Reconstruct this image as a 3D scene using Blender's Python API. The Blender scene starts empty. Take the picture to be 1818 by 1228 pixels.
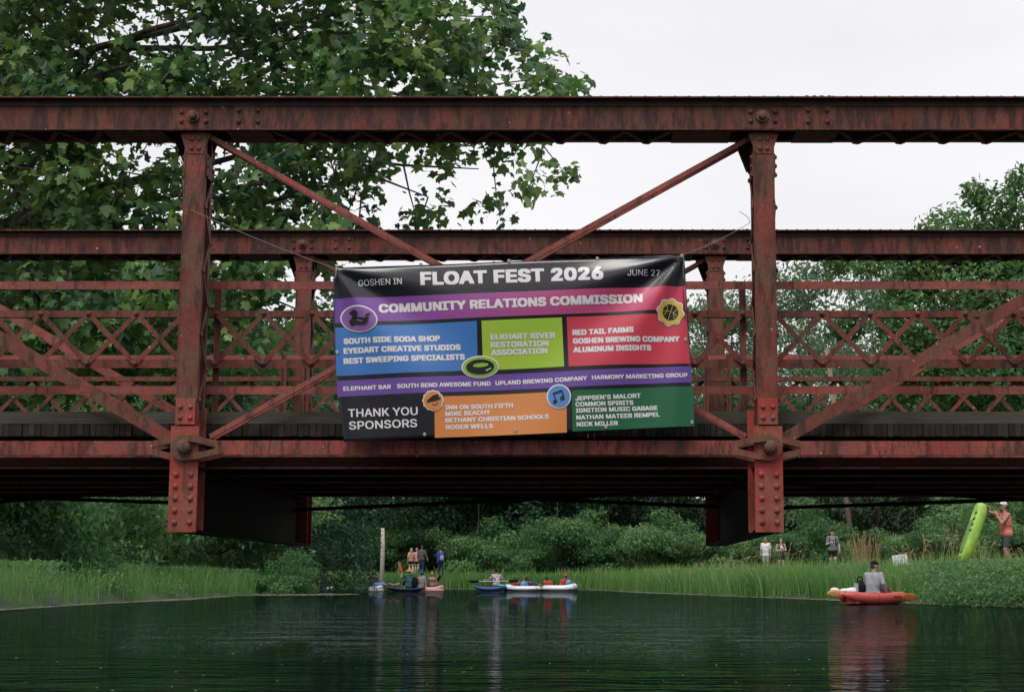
import bpy, math, random, os
import numpy as np
from mathutils import Vector, Matrix
from mathutils.geometry import delaunay_2d_cdt, interpolate_bezier

random.seed(7)
RNG = np.random.default_rng(7)
R = math.radians
SC = bpy.context.scene
COL = SC.collection

# ------------------------------------------------------------------ camera, sky, sun, exposure
CAM_H = 0.60
PITCH = R(8.136)
FPX, UP, VP = 2900.0, 1047.0, 614.0          # focal length and principal point in photo pixels (1818 x 1228)
cd = bpy.data.cameras.new("camera")
cam = bpy.data.objects.new("camera", cd); COL.objects.link(cam)
cam.location = (0, 0, CAM_H)
cam.rotation_euler = (math.pi / 2 + PITCH, 0, 0)
cd.sensor_width = 36.0
cd.lens = FPX / 1818 * 36
cd.shift_x = (909 - UP) / 1818
cd.clip_start = 0.05; cd.clip_end = 5000
SC.camera = cam

SUN_EL, SUN_AZ = R(58), R(200)               # azimuth measured clockwise from +Y: the light comes from behind the camera
world = bpy.data.worlds.new("World"); SC.world = world
world.use_nodes = True
wt = world.node_tree; wt.nodes.clear()
wo = wt.nodes.new("ShaderNodeOutputWorld"); bg = wt.nodes.new("ShaderNodeBackground")
sky = wt.nodes.new("ShaderNodeTexSky"); sky.sky_type = 'NISHITA'; sky.sun_disc = False
sky.sun_elevation = SUN_EL; sky.sun_rotation = SUN_AZ; sky.air_density = 1.0; sky.dust_density = 4.0
tc = wt.nodes.new("ShaderNodeTexCoord"); mp = wt.nodes.new("ShaderNodeMapping"); mp.inputs['Scale'].default_value = (1, 1, 3)
nz = wt.nodes.new("ShaderNodeTexNoise"); nz.inputs['Scale'].default_value = 2.2; nz.inputs['Detail'].default_value = 5
rp = wt.nodes.new("ShaderNodeValToRGB")
rp.color_ramp.elements[0].position = 0.30; rp.color_ramp.elements[0].color = (6.05, 6.1, 6.4, 1)
rp.color_ramp.elements[1].position = 0.68; rp.color_ramp.elements[1].color = (7.6, 7.5, 7.6, 1)
mx = wt.nodes.new("ShaderNodeMixRGB"); mx.inputs[0].default_value = 0.96
wt.links.new(tc.outputs['Generated'], mp.inputs[0]); wt.links.new(mp.outputs[0], nz.inputs['Vector'])
wt.links.new(nz.outputs[0], rp.inputs[0]); wt.links.new(sky.outputs[0], mx.inputs[1]); wt.links.new(rp.outputs[0], mx.inputs[2])
wt.links.new(mx.outputs[0], bg.inputs[0]); bg.inputs[1].default_value = 0.10
wt.links.new(bg.outputs[0], wo.inputs[0])

sl = bpy.data.lights.new("sun", 'SUN'); sl.energy = 1.5; sl.angle = R(28); sl.color = (1.0, 0.97, 0.92)
sun = bpy.data.objects.new("sun", sl); COL.objects.link(sun)
sd = Vector((math.sin(SUN_AZ) * math.cos(SUN_EL), math.cos(SUN_AZ) * math.cos(SUN_EL), math.sin(SUN_EL)))
sun.rotation_euler = sd.to_track_quat('Z', 'Y').to_euler(); sun.location = (0, -20, 40)
SC.view_settings.view_transform = 'Standard'; SC.view_settings.look = 'None'
SC.view_settings.exposure = 0.42; SC.view_settings.gamma = 1.0

# ------------------------------------------------------------------ helpers
CP, SP = math.cos(PITCH), math.sin(PITCH)
def at(u, v, Y):
    """photo pixel and distance -> point in the scene"""
    dx = (u - UP) / FPX; dy = (VP - v) / FPX
    f = CP - dy * SP
    return Vector((Y * dx / f, Y, CAM_H + Y * (SP + dy * CP) / f))
def atz(u, Y, z): return Vector((Y * (u - UP) / FPX, Y, z))

def tag(o, label=None, cat=None, group=None, kind=None):
    if label: o['label'] = label
    if cat: o['category'] = cat
    if group: o['group'] = group
    if kind: o['kind'] = kind
    return o
def empty(name, loc=(0, 0, 0), rz=0.0):
    o = bpy.data.objects.new(name, None); COL.objects.link(o)
    o.location = loc; o.rotation_euler = (0, 0, rz); o.empty_display_size = 0.2
    return o
def thing(name, label, cat, loc=(0, 0, 0), rz=0.0, group=None):
    return tag(empty(name, loc, rz), label, cat, group)
def mesh_np(name, V, polys_per, F, mat=None, tint=None, smooth=False):
    """V (n,3); F (m,k) index array with k = polys_per"""
    me = bpy.data.meshes.new(name)
    V = np.asarray(V, dtype=np.float32); F = np.asarray(F, dtype=np.int32)
    me.vertices.add(len(V)); me.vertices.foreach_set("co", V.ravel())
    me.loops.add(F.size); me.loops.foreach_set("vertex_index", F.ravel())
    me.polygons.add(len(F))
    me.polygons.foreach_set("loop_start", np.arange(len(F), dtype=np.int32) * polys_per)
    me.update(calc_edges=True)
    if tint is not None:
        a = me.attributes.new("tint", 'FLOAT', 'FACE'); a.data.foreach_set("value", np.asarray(tint, dtype=np.float32))
    if smooth: me.polygons.foreach_set("use_smooth", np.ones(len(F), dtype=bool))
    if mat: me.materials.append(mat)
    return me
def link(name, me, parent=None, loc=None):
    o = bpy.data.objects.new(name, me); COL.objects.link(o)
    if parent is not None: o.parent = parent
    if loc is not None: o.location = loc
    return o

class MB:
    """collects shapes into ONE mesh"""
    def __init__(s): s.v = []; s.f = []; s.t = []; s.tint = 0.5
    def add(s, vs, fs):
        b = len(s.v); s.v += [tuple(x) for x in vs]
        s.f += [tuple(i + b for i in f) for f in fs]; s.t += [s.tint] * len(fs)
    def box(s, x0, x1, y0, y1, z0, z1):
        s.add([(x0,y0,z0),(x1,y0,z0),(x1,y1,z0),(x0,y1,z0),(x0,y0,z1),(x1,y0,z1),(x1,y1,z1),(x0,y1,z1)],
              [(0,3,2,1),(4,5,6,7),(0,1,5,4),(1,2,6,5),(2,3,7,6),(3,0,4,7)])
    def bar(s, p, q, w, h, up=(0, 0, 1)):
        """box from p to q; w across (side), h along up"""
        p, q = Vector(p), Vector(q); d = (q - p).normalized(); up = Vector(up)
        sx = d.cross(up).normalized() * (w / 2); sz = sx.cross(d).normalized() * (h / 2)
        vs = [p - sx - sz, p + sx - sz, p + sx + sz, p - sx + sz, q - sx - sz, q + sx - sz, q + sx + sz, q - sx + sz]
        s.add(vs, [(0,1,2,3),(4,7,6,5),(0,4,5,1),(1,5,6,2),(2,6,7,3),(3,7,4,0)])
    def prism(s, poly, y0, y1):
        """polygon in XZ extruded along Y"""
        n = len(poly)
        vs = [(x, y0, z) for x, z in poly] + [(x, y1, z) for x, z in poly]
        s.add(vs, [tuple(range(n)), tuple(range(2 * n - 1, n - 1, -1))] + [((i + 1) % n, i, i + n, (i + 1) % n + n) for i in range(n)])
    def stroke(s, path, w, y0, y1):
        """ribbon of width w along a path in XZ, extruded along Y"""
        P = [Vector((a, b)) for a, b in path]; L = []; Rr = []
        for i, p in enumerate(P):
            d = (P[min(i + 1, len(P) - 1)] - P[max(i - 1, 0)]).normalized(); n = Vector((-d.y, d.x)) * (w / 2)
            L.append(p + n); Rr.append(p - n)
        vs = [];
        for l, r in zip(L, Rr): vs += [(l.x, y0, l.y), (r.x, y0, r.y), (r.x, y1, r.y), (l.x, y1, l.y)]
        fs = [(0, 1, 2, 3), tuple(4 * (len(P) - 1) + k for k in (3, 2, 1, 0))]
        for i in range(len(P) - 1):
            a, b = 4 * i, 4 * i + 4
            fs += [(a + k, b + k, b + (k + 1) % 4, a + (k + 1) % 4) for k in range(4)]
        s.add(vs, fs)
    def tube(s, pts, rad, n=6, cap=True):
        pts = [Vector(p) for p in pts]
        if not hasattr(rad, '__len__'): rad = [rad] * len(pts)
        vs = []; fs = []; ref = None
        for i, p in enumerate(pts):
            d = (pts[min(i + 1, len(pts) - 1)] - pts[max(i - 1, 0)])
            d = d.normalized() if d.length > 1e-9 else Vector((0, 0, 1))
            if ref is None or abs(ref.dot(d)) > 0.95: ref = Vector((1, 0, 0)) if abs(d.x) < 0.8 else Vector((0, 1, 0))
            a = d.cross(ref).normalized(); b = d.cross(a); ref = b.cross(d) * -1 if False else ref
            for k in range(n):
                t = 2 * math.pi * k / n
                vs.append(p + (a * math.cos(t) + b * math.sin(t)) * rad[i])
        for i in range(len(pts) - 1):
            for k in range(n):
                fs.append((i * n + k, i * n + (k + 1) % n, (i + 1) * n + (k + 1) % n, (i + 1) * n + k))
        if cap:
            fs.append(tuple(range(n - 1, -1, -1))); e = (len(pts) - 1) * n; fs.append(tuple(range(e, e + n)))
        s.add(vs, fs)
    def lathe(s, p, axis, prof, n=12):
        """profile [(t along axis, radius)] turned about an axis from p; closed with tip points"""
        p = Vector(p); d = Vector(axis).normalized()
        ref = Vector((1, 0, 0)) if abs(d.x) < 0.8 else Vector((0, 1, 0))
        a = d.cross(ref).normalized(); b = d.cross(a)
        vs = []; fs = []
        for t, r in prof:
            for k in range(n):
                an = 2 * math.pi * k / n
                vs.append(p + d * t + (a * math.cos(an) + b * math.sin(an)) * max(r, 1e-4))
        for i in range(len(prof) - 1):
            for k in range(n):
                fs.append((i * n + k, i * n + (k + 1) % n, (i + 1) * n + (k + 1) % n, (i + 1) * n + k))
        fs.append(tuple(range(n - 1, -1, -1))); e = (len(prof) - 1) * n; fs.append(tuple(range(e, e + n)))
        s.add(vs, fs)
    def rivet(s, p, axis, r, n=8):
        s.lathe(p, axis, [(0, r), (r * 0.35, r * 0.95), (r * 0.7, r * 0.65), (r * 0.85, r * 0.2)], n)
    def cone(s, p, q, r1, r2, n=12):
        """closed round cone (capsule)"""
        p, q = Vector(p), Vector(q); d = q - p; L = d.length
        if L < 1e-6: d = Vector((0, 0, 1)); L = 1e-4
        prof = []
        for k in range(5): t = R(90 - 85 * (1 - k / 4) ) if False else R(-88 + 88 * k / 4); prof.append((r1 * math.sin(t), r1 * math.cos(t)))
        for k in range(5): t = R(88 * k / 4); prof.append((L + r2 * math.sin(t), r2 * math.cos(t)))
        s.lathe(p, d, prof, n)
    def ell(s, c, r, n=14, m=9, rot=None):
        c = Vector(c); vs = []; fs = []
        for i in range(m + 1):
            th = math.pi * (0.02 + 0.96 * i / m)
            for k in range(n):
                ph = 2 * math.pi * k / n
                w = Vector((r[0] * math.sin(th) * math.cos(ph), r[1] * math.sin(th) * math.sin(ph), r[2] * math.cos(th)))
                if rot is not None: w = rot @ w
                vs.append(c + w)
        for i in range(m):
            for k in range(n): fs.append((i * n + k, (i + 1) * n + k, (i + 1) * n + (k + 1) % n, i * n + (k + 1) % n))
        fs.append(tuple(range(n))); fs.append(tuple(range((m + 1) * n - 1, m * n - 1, -1)))
        s.add(vs, fs)
    def loft(s, secs):
        """closed loft through equal-length rings"""
        n = len(secs[0]); vs = [p for r in secs for p in r]; fs = []
        for i in range(len(secs) - 1):
            for k in range(n): fs.append((i * n + k, i * n + (k + 1) % n, (i + 1) * n + (k + 1) % n, (i + 1) * n + k))
        fs.append(tuple(range(n - 1, -1, -1))); e = (len(secs) - 1) * n; fs.append(tuple(range(e, e + n)))
        s.add(vs, fs)
    def torus(s, c, R0, r0, axis=(0, 0, 1), n=28, m=10, sx=1.0, sy=1.0):
        c = Vector(c); q = Vector((0, 0, 1)).rotation_difference(Vector(axis).normalized())
        vs = []; fs = []
        for i in range(n):
            a = 2 * math.pi * i / n
            for k in range(m):
                b = 2 * math.pi * k / m; rr = R0 + r0 * math.cos(b)
                vs.append(c + q @ Vector((rr * math.cos(a) * sx, rr * math.sin(a) * sy, r0 * math.sin(b))))
        for i in range(n):
            for k in range(m):
                fs.append((i * m + k, ((i + 1) % n) * m + k, ((i + 1) % n) * m + (k + 1) % m, i * m + (k + 1) % m))
        s.add(vs, fs)
    def mesh(s, name, mat=None, smooth=False, off=(0, 0, 0)):
        me = bpy.data.meshes.new(name)
        ox, oy, oz = off
        me.from_pydata([(x - ox, y - oy, z - oz) for x, y, z in s.v], [], s.f)
        a = me.attributes.new("tint", 'FLOAT', 'FACE'); a.data.foreach_set("value", s.t)
        if smooth: me.polygons.foreach_set("use_smooth", [True] * len(me.polygons))
        if mat: me.materials.append(mat)
        me.update(); return me
    def build(s, name, mat, parent=None, smooth=False, world=False):
        """world=True: vertices are scene coordinates and the parents only translate"""
        off = (0, 0, 0)
        if world and parent is not None:
            o = Vector((0, 0, 0)); p = parent
            while p is not None: o += p.location; p = p.parent
            off = tuple(o)
        return link(name, s.mesh(name, mat, smooth, off), parent)

# ------------------------------------------------------------------ materials
def nodes(name):
    m = bpy.data.materials.new(name); m.use_nodes = True; t = m.node_tree; t.nodes.clear()
    o = t.nodes.new("ShaderNodeOutputMaterial"); return m, t, o
def N(t, kind, **kw):
    n = t.nodes.new("ShaderNode" + kind)
    for k, v in kw.items():
        if k in n.inputs: n.inputs[k].default_value = v
        else: setattr(n, k, v)
    return n
def ramp(t, stops, src=None):
    r = t.nodes.new("ShaderNodeValToRGB"); cr = r.color_ramp
    while len(cr.elements) < len(stops): cr.elements.new(0.5)
    for e, (p, c) in zip(cr.elements, stops): e.position = p; e.color = (*c, 1) if len(c) == 3 else c
    if src is not None: t.links.new(src, r.inputs[0])
    return r
def coords(t, scale=(1, 1, 1), obj=True):
    c = t.nodes.new("ShaderNodeTexCoord"); m = t.nodes.new("ShaderNodeMapping"); m.inputs['Scale'].default_value = scale
    t.links.new(c.outputs['Object' if obj else 'Generated'], m.inputs[0]); return m.outputs[0]
def noise(t, vec, scale, detail=4, rough=0.55):
    n = t.nodes.new("ShaderNodeTexNoise"); n.inputs['Scale'].default_value = scale
    n.inputs['Detail'].default_value = detail; n.inputs['Roughness'].default_value = rough
    t.links.new(vec, n.inputs['Vector']); return n.outputs[0]
def mix(t, fac, a, b):
    m = t.nodes.new("ShaderNodeMixRGB")
    for i, x in ((0, fac), (1, a), (2, b)):
        if isinstance(x, (int, float)): m.inputs[i].default_value = x
        elif isinstance(x, tuple): m.inputs[i].default_value = (*x, 1)
        else: t.links.new(x, m.inputs[i])
    return m.outputs[0]
def plain(name, col, rough=0.6, var=0.15, scale=9.0, spec=0.4, bump=0.0, metal=0.0):
    m, t, o = nodes(name); b = N(t, "BsdfPrincipled"); v = coords(t)
    n = noise(t, v, scale)
    lo = tuple(max(0, c * (1 - var)) for c in col); hi = tuple(min(1, c * (1 + var)) for c in col)
    r = ramp(t, [(0.3, lo), (0.7, hi)], n)
    t.links.new(r.outputs[0], b.inputs['Base Color'])
    b.inputs['Roughness'].default_value = rough; b.inputs['Specular IOR Level'].default_value = spec; b.inputs['Metallic'].default_value = metal
    if bump:
        bm = N(t, "Bump"); bm.inputs['Strength'].default_value = bump; bm.inputs['Distance'].default_value = 0.01
        t.links.new(n, bm.inputs['Height']); t.links.new(bm.outputs[0], b.inputs['Normal'])
    t.links.new(b.outputs[0], o.inputs[0]); return m

def steel(name, red, dirt, dark, lichen=0.5, grime=0.5, spec=0.3):
    """old red oxide paint: blotchy fading, black grime streaks, brown-green film, pale lichen spots"""
    m, t, o = nodes(name); b = N(t, "BsdfPrincipled")
    v = coords(t); vs = coords(t, (3.0, 3.0, 0.7))
    n1 = noise(t, v, 1.6, 6, 0.6); n2 = noise(t, vs, 3.6, 7, 0.72); n3 = noise(t, v, 45.0, 3, 0.7); n4 = noise(t, v, 4.0, 5, 0.6)
    c = mix(t, ramp(t, [(0.36, (0, 0, 0)), (0.62, (1, 1, 1))], n1).outputs[0], tuple(min(1, x * 1.12) for x in red), tuple(x * 0.58 for x in red))
    c = mix(t, ramp(t, [(0.40, (0, 0, 0)), (0.62, (0.95, 0.95, 0.95))], n4).outputs[0], c, dirt)
    c = mix(t, ramp(t, [(0.57 - 0.10 * grime, (0, 0, 0)), (0.66 - 0.08 * grime, (0.92, 0.92, 0.92))], n2).outputs[0], c, dark)
    c = mix(t, ramp(t, [(0.42, (0, 0, 0)), (0.70, (0.8, 0.8, 0.8))], n3).outputs[0], c, tuple(x * 0.45 for x in red))
    vo = N(t, "TexVoronoi"); vo.inputs['Scale'].default_value = 6.5; t.links.new(v, vo.inputs['Vector'])
    n5 = noise(t, v, 14.0, 4, 0.7)
    md = N(t, "MixRGB", blend_type='ADD'); md.inputs[0].default_value = 0.35
    t.links.new(vo.outputs['Distance'], md.inputs[1]); t.links.new(n5, md.inputs[2])
    sp = ramp(t, [(0.200 + 0.03 * lichen, (1, 1, 1)), (0.230 + 0.03 * lichen, (0, 0, 0))], md.outputs[0])
    ms = N(t, "Math", operation='MULTIPLY'); ms.inputs[1].default_value = 0.85 if lichen > 0 else 0.0
    t.links.new(sp.outputs[0], ms.inputs[0])
    c = mix(t, ms.outputs[0], c, (0.42, 0.40, 0.37))
    t.links.new(c, b.inputs['Base Color']); b.inputs['Roughness'].default_value = 0.62; b.inputs['Specular IOR Level'].default_value = spec
    bm = N(t, "Bump"); bm.inputs['Strength'].default_value = 0.5; bm.inputs['Distance'].default_value = 0.004
    t.links.new(n3, bm.inputs['Height']); t.links.new(bm.outputs[0], b.inputs['Normal'])
    t.links.new(b.outputs[0], o.inputs[0]); return m
M_RED = steel("faded_red_paint", (0.225, 0.052, 0.037), (0.120, 0.058, 0.038), (0.022, 0.016, 0.015), 0.6, 1.25)
M_POST = steel("brown_red_paint", (0.250, 0.058, 0.043), (0.145, 0.080, 0.052), (0.040, 0.026, 0.020), 0.3, 0.7)
M_RAIL = steel("rail_red_paint", (0.400, 0.100, 0.080), (0.240, 0.092, 0.066), (0.050, 0.026, 0.022), 0.2, 0.4)
M_PLATE = steel("bright_red_paint", (0.480, 0.060, 0.052), (0.260, 0.105, 0.066), (0.090, 0.045, 0.032), 0.0, 0.4)
M_BAR = steel("flaking_red_paint", (0.400, 0.078, 0.062), (0.200, 0.086, 0.058), (0.035, 0.024, 0.020), 0.2, 1.1)
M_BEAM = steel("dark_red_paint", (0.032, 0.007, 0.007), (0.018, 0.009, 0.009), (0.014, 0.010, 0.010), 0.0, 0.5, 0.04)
M_EDGE = steel("dark_edge_paint", (0.060, 0.024, 0.020), (0.045, 0.028, 0.022), (0.014, 0.011, 0.010), 0.0, 1.0)
M_LOOP = steel("olive_stained_paint", (0.270, 0.070, 0.050), (0.130, 0.090, 0.056), (0.050, 0.036, 0.026), 0.2, 0.5)
M_PIN = steel("rusted_pin", (0.180, 0.075, 0.055), (0.130, 0.080, 0.056), (0.030, 0.022, 0.018), 0.0, 0.4)

def timber(name, col):
    m, t, o = nodes(name); b = N(t, "BsdfPrincipled"); v = coords(t, (0.6, 6, 9)); n = noise(t, v, 5, 6, 0.65)
    a = N(t, "Attribute", attribute_name="tint")
    c = ramp(t, [(0.3, tuple(x * 0.55 for x in col)), (0.7, tuple(x * 1.3 for x in col))], n).outputs[0]
    g = ramp(t, [(0.0, (0.35, 0.35, 0.35)), (1.0, (1.4, 1.35, 1.25))], a.outputs['Fac']).outputs[0]
    mm = N(t, "MixRGB", blend_type='MULTIPLY'); mm.inputs[0].default_value = 1.0
    t.links.new(c, mm.inputs[1]); t.links.new(g, mm.inputs[2])
    t.links.new(mm.outputs[0], b.inputs['Base Color']); b.inputs['Roughness'].default_value = 0.85
    t.links.new(b.outputs[0], o.inputs[0]); return m
M_WOOD = timber("weathered_timber", (0.062, 0.058, 0.048))
M_DECK = timber("dark_deck_timber", (0.030, 0.024, 0.019))

def leafmat(name, stops, trans=0.3, rough=0.5, spec=0.3):
    m, t, o = nodes(name); a = N(t, "Attribute", attribute_name="tint")
    c = ramp(t, stops, a.outputs['Fac']).outputs[0]
    b = N(t, "BsdfPrincipled"); b.inputs['Roughness'].default_value = rough; b.inputs['Specular IOR Level'].default_value = spec
    t.links.new(c, b.inputs['Base Color'])
    tr = N(t, "BsdfTranslucent"); hs = N(t, "HueSaturation"); hs.inputs['Value'].default_value = 1.25; hs.inputs['Hue'].default_value = 0.49
    t.links.new(c, hs.inputs['Color']); t.links.new(hs.outputs[0], tr.inputs[0])
    ms = N(t, "MixShader"); ms.inputs[0].default_value = trans
    t.links.new(b.outputs[0], ms.inputs[1]); t.links.new(tr.outputs[0], ms.inputs[2]); t.links.new(ms.outputs[0], o.inputs[0]); return m
M_SYC = leafmat("sycamore_leaves", [(0.0, (0.040, 0.105, 0.050)), (0.45, (0.092, 0.200, 0.056)), (0.8, (0.165, 0.290, 0.066)), (1.0, (0.250, 0.350, 0.110))], 0.42, 0.42, 0.45)
M_WOODS = leafmat("woodland_leaves", [(0.0, (0.020, 0.056, 0.032)), (0.6, (0.046, 0.110, 0.050)), (1.0, (0.085, 0.165, 0.070))], 0.34)
M_AIRY = leafmat("pale_airy_leaves", [(0.0, (0.085, 0.160, 0.085)), (0.6, (0.140, 0.235, 0.125)), (1.0, (0.200, 0.290, 0.160))], 0.42)
M_OAK = leafmat("bright_crown_leaves", [(0.0, (0.055, 0.130, 0.052)), (0.6, (0.110, 0.220, 0.070)), (1.0, (0.190, 0.300, 0.105))], 0.40)
M_SHRUB = leafmat("shrub_leaves", [(0.0, (0.040, 0.110, 0.046)), (0.6, (0.115, 0.245, 0.085)), (1.0, (0.215, 0.350, 0.130))], 0.40)
M_WILLOW = leafmat("drooping_dark_leaves", [(0.0, (0.022, 0.070, 0.042)), (0.7, (0.046, 0.120, 0.062)), (1.0, (0.080, 0.165, 0.080))], 0.30)
M_GRASS = leafmat("bank_grass_blades", [(0.0, (0.060, 0.180, 0.058)), (0.55, (0.130, 0.300, 0.075)), (0.9, (0.220, 0.350, 0.110)), (1.0, (0.40, 0.37, 0.17))], 0.48)
M_WEED = leafmat("bank_weed_leaves", [(0.0, (0.060, 0.155, 0.066)), (0.6, (0.115, 0.250, 0.085)), (1.0, (0.190, 0.310, 0.120))], 0.38)
M_STRAW = leafmat("dry_straw", [(0.0, (0.30, 0.22, 0.10)), (1.0, (0.55, 0.44, 0.24))], 0.3, 0.7)
M_BARK = plain("bark", (0.075, 0.058, 0.044), 0.9, 0.4, 12, 0.2, 0.6)
M_PALEBARK = plain("mottled_sycamore_bark", (0.16, 0.135, 0.105), 0.85, 0.5, 6, 0.2, 0.3)
M_POLE = plain("bleached_pole_wood", (0.47, 0.42, 0.38), 0.85, 0.2, 7, 0.2)
M_POLE2 = plain("brown_pole_wood", (0.24, 0.17, 0.13), 0.85, 0.25, 7, 0.2)
def skin(name, c): return plain(name, c, 0.5, 0.08, 14, 0.35)
SK_A = skin("skin_light", (0.46, 0.26, 0.19)); SK_B = skin("skin_tan", (0.38, 0.20, 0.135)); SK_C = skin("skin_pale", (0.55, 0.36, 0.28))
def cloth(name, c, var=0.12): return plain(name, c, 0.85, var, 18, 0.15, 0.25)
def plastic(name, c, rough=0.35): return plain(name, c, rough, 0.06, 4, 0.5)
K_BLACK = cloth("black_fabric", (0.012, 0.012, 0.015)); K_GREY = cloth("grey_marl_fabric", (0.19, 0.20, 0.22), 0.3)
K_LGREY = cloth("light_grey_fabric", (0.30, 0.31, 0.34), 0.2); K_DGREY = cloth("charcoal_fabric", (0.075, 0.078, 0.09))
K_WHITE = cloth("white_fabric", (0.74, 0.72, 0.74), 0.06); K_CORAL = cloth("coral_fabric", (0.62, 0.19, 0.16))
K_NAVY = cloth("navy_fabric", (0.018, 0.024, 0.075)); K_BLUE = cloth("blue_fabric", (0.035, 0.06, 0.26)); K_TEAL = cloth("teal_fabric", (0.07, 0.16, 0.21))
K_JACKET = cloth("brown_grey_fabric", (0.085, 0.085, 0.08)); K_PINK = cloth("pink_fabric", (0.55, 0.26, 0.28)); K_TAN = cloth("tan_fabric", (0.42, 0.27, 0.15))
K_PURPLE = cloth("dull_purple_fabric", (0.09, 0.065, 0.095)); K_RED = cloth("red_vest_fabric", (0.62, 0.085, 0.05)); K_CAPBLUE = cloth("bright_blue_cap", (0.02, 0.09, 0.42))
K_STRAW = cloth("straw_hat", (0.62, 0.42, 0.18)); K_DENIM = cloth("dark_denim", (0.03, 0.05, 0.085))
H_BLACK = plain("black_hair", (0.012, 0.010, 0.010), 0.5); H_BROWN = plain("brown_hair", (0.055, 0.030, 0.020), 0.5); H_BLOND = plain("blond_hair", (0.36, 0.24, 0.11), 0.5)
M_EYE = plain("dark_eye", (0.01, 0.008, 0.008), 0.2); M_LIP = plain("lip", (0.26, 0.09, 0.08), 0.5)
def floral():
    m, t, o = nodes("floral_fabric"); b = N(t, "BsdfPrincipled"); v = coords(t); n = noise(t, v, 11, 2, 0.5)
    c = ramp(t, [(0.40, (0.03, 0.03, 0.07)), (0.47, (0.62, 0.56, 0.56)), (0.56, (0.60, 0.50, 0.50)), (0.62, (0.35, 0.10, 0.12))], n)
    t.links.new(c.outputs[0], b.inputs['Base Color']); b.inputs['Roughness'].default_value = 0.85; t.links.new(b.outputs[0], o.inputs[0]); return m
K_FLORAL = floral()
P_RED = plastic("red_inflatable", (0.52, 0.075, 0.060), 0.4); P_GREEN = plain("lime_kayak_plastic", (0.30, 0.50, 0.06), 0.35, 0.3, 5, 0.5)
P_YEL = plastic("yellow_blade", (0.72, 0.50, 0.18)); P_ORG = plastic("orange_blade", (0.62, 0.19, 0.04)); P_BLK = plastic("black_plastic", (0.012, 0.012, 0.014))
P_WHT = plastic("white_vinyl", (0.72, 0.73, 0.78)); P_BLU = plastic("pale_blue_vinyl", (0.12, 0.24, 0.50)); P_NAVY = plastic("navy_vinyl", (0.018, 0.03, 0.085))
P_KBLU = plastic("blue_kayak_vinyl", (0.035, 0.09, 0.30)); P_AQUA = plastic("aqua_vinyl", (0.28, 0.48, 0.50)); P_PINK = plastic("pink_vinyl", (0.60, 0.28, 0.30)); P_TEALV = plastic("teal_vinyl", (0.10, 0.42, 0.36))
P_FLAG = plastic("orange_flag", (0.70, 0.09, 0.03)); P_CARD = plastic("white_board", (0.74, 0.74, 0.76), 0.6); P_INK = plastic("marker_ink", (0.05, 0.05, 0.08), 0.6)
M_CORD = plain("pale_cord", (0.22, 0.205, 0.185), 0.8); M_WIRE = plain("grey_wire", (0.20, 0.22, 0.22), 0.6); M_CONC = plain("concrete", (0.28, 0.26, 0.23), 0.9, 0.25, 3, 0.2, 0.4)
M_BRASS = plain("metal_grommet", (0.55, 0.54, 0.50), 0.3, 0.1, 9, 0.5, 0, 0.8)

# ------------------------------------------------------------------ setting: river, terrain
SHORE_R = [(15, -60), (15, 5), (13.2, 20), (11.0, 30), (10.0, 36), (9.0, 40), (8.3, 45), (7.5, 50), (5.2, 60), (3.6, 72), (2.0, 84), (0.2, 96),
           (-3.5, 100.5), (-9, 102), (-16, 103), (-24, 104), (-40, 106), (-70, 112)]
SHORE_L = [(-70, 98), (-40, 94), (-24, 92), (-18.5, 89), (-16.0, 84), (-14.6, 76), (-13.6, 66), (-12.8, 50), (-12.2, 36), (-12.0, 26), (-13, 15), (-14, 5), (-14, -60)]
RIVER = np.array(SHORE_R + SHORE_L, dtype=float)
def seg_dist(P, A, B):
    d = B - A; t = np.clip(((P - A) @ d) / (d @ d), 0, 1)
    return np.linalg.norm(P - (A + t[:, None] * d), axis=1)
def signed(P):
    """distance outside the river (+ on land, - in the water)"""
    P = np.asarray(P, dtype=float); D = np.full(len(P), 1e9); ins = np.zeros(len(P), bool); n = len(RIVER)
    for i in range(n):
        A, B = RIVER[i], RIVER[(i + 1) % n]
        D = np.minimum(D, seg_dist(P, A, B))
        c = ((A[1] > P[:, 1]) != (B[1] > P[:, 1]))
        xx = A[0] + (P[:, 1] - A[1]) * (B[0] - A[0]) / (B[1] - A[1] + 1e-12)
        ins ^= c & (P[:, 0] < xx)
    return np.where(ins, -D, D)
def wob(x, y): return 0.5 * np.sin(0.9 * x + 1.3 * y) + 0.3 * np.sin(2.3 * x - 1.7 * y + 1) + 0.2 * np.sin(4.1 * x + 3.3 * y)
def ground_z(P):
    P = np.asarray(P, dtype=float); d = signed(P) + 0.18 * wob(P[:, 0], P[:, 1])
    z = np.where(d > 0, 0.93 * (1 - np.exp(-np.maximum(d, 0) / 1.2)) + 0.06 * wob(P[:, 0] * 0.5, P[:, 1] * 0.5) * np.clip(d / 3, 0, 1), -1.5 * (1 - np.exp(np.minimum(d, 0) / 2.5)))
    t = np.clip((P[:, 1] - 108) / 45, 0, 1); z = z + np.where(d > 0, 7.0 * t * t * (3 - 2 * t), 0)
    return z
def gz(x, y): return float(ground_z(np.array([[x, y]]))[0])
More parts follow.
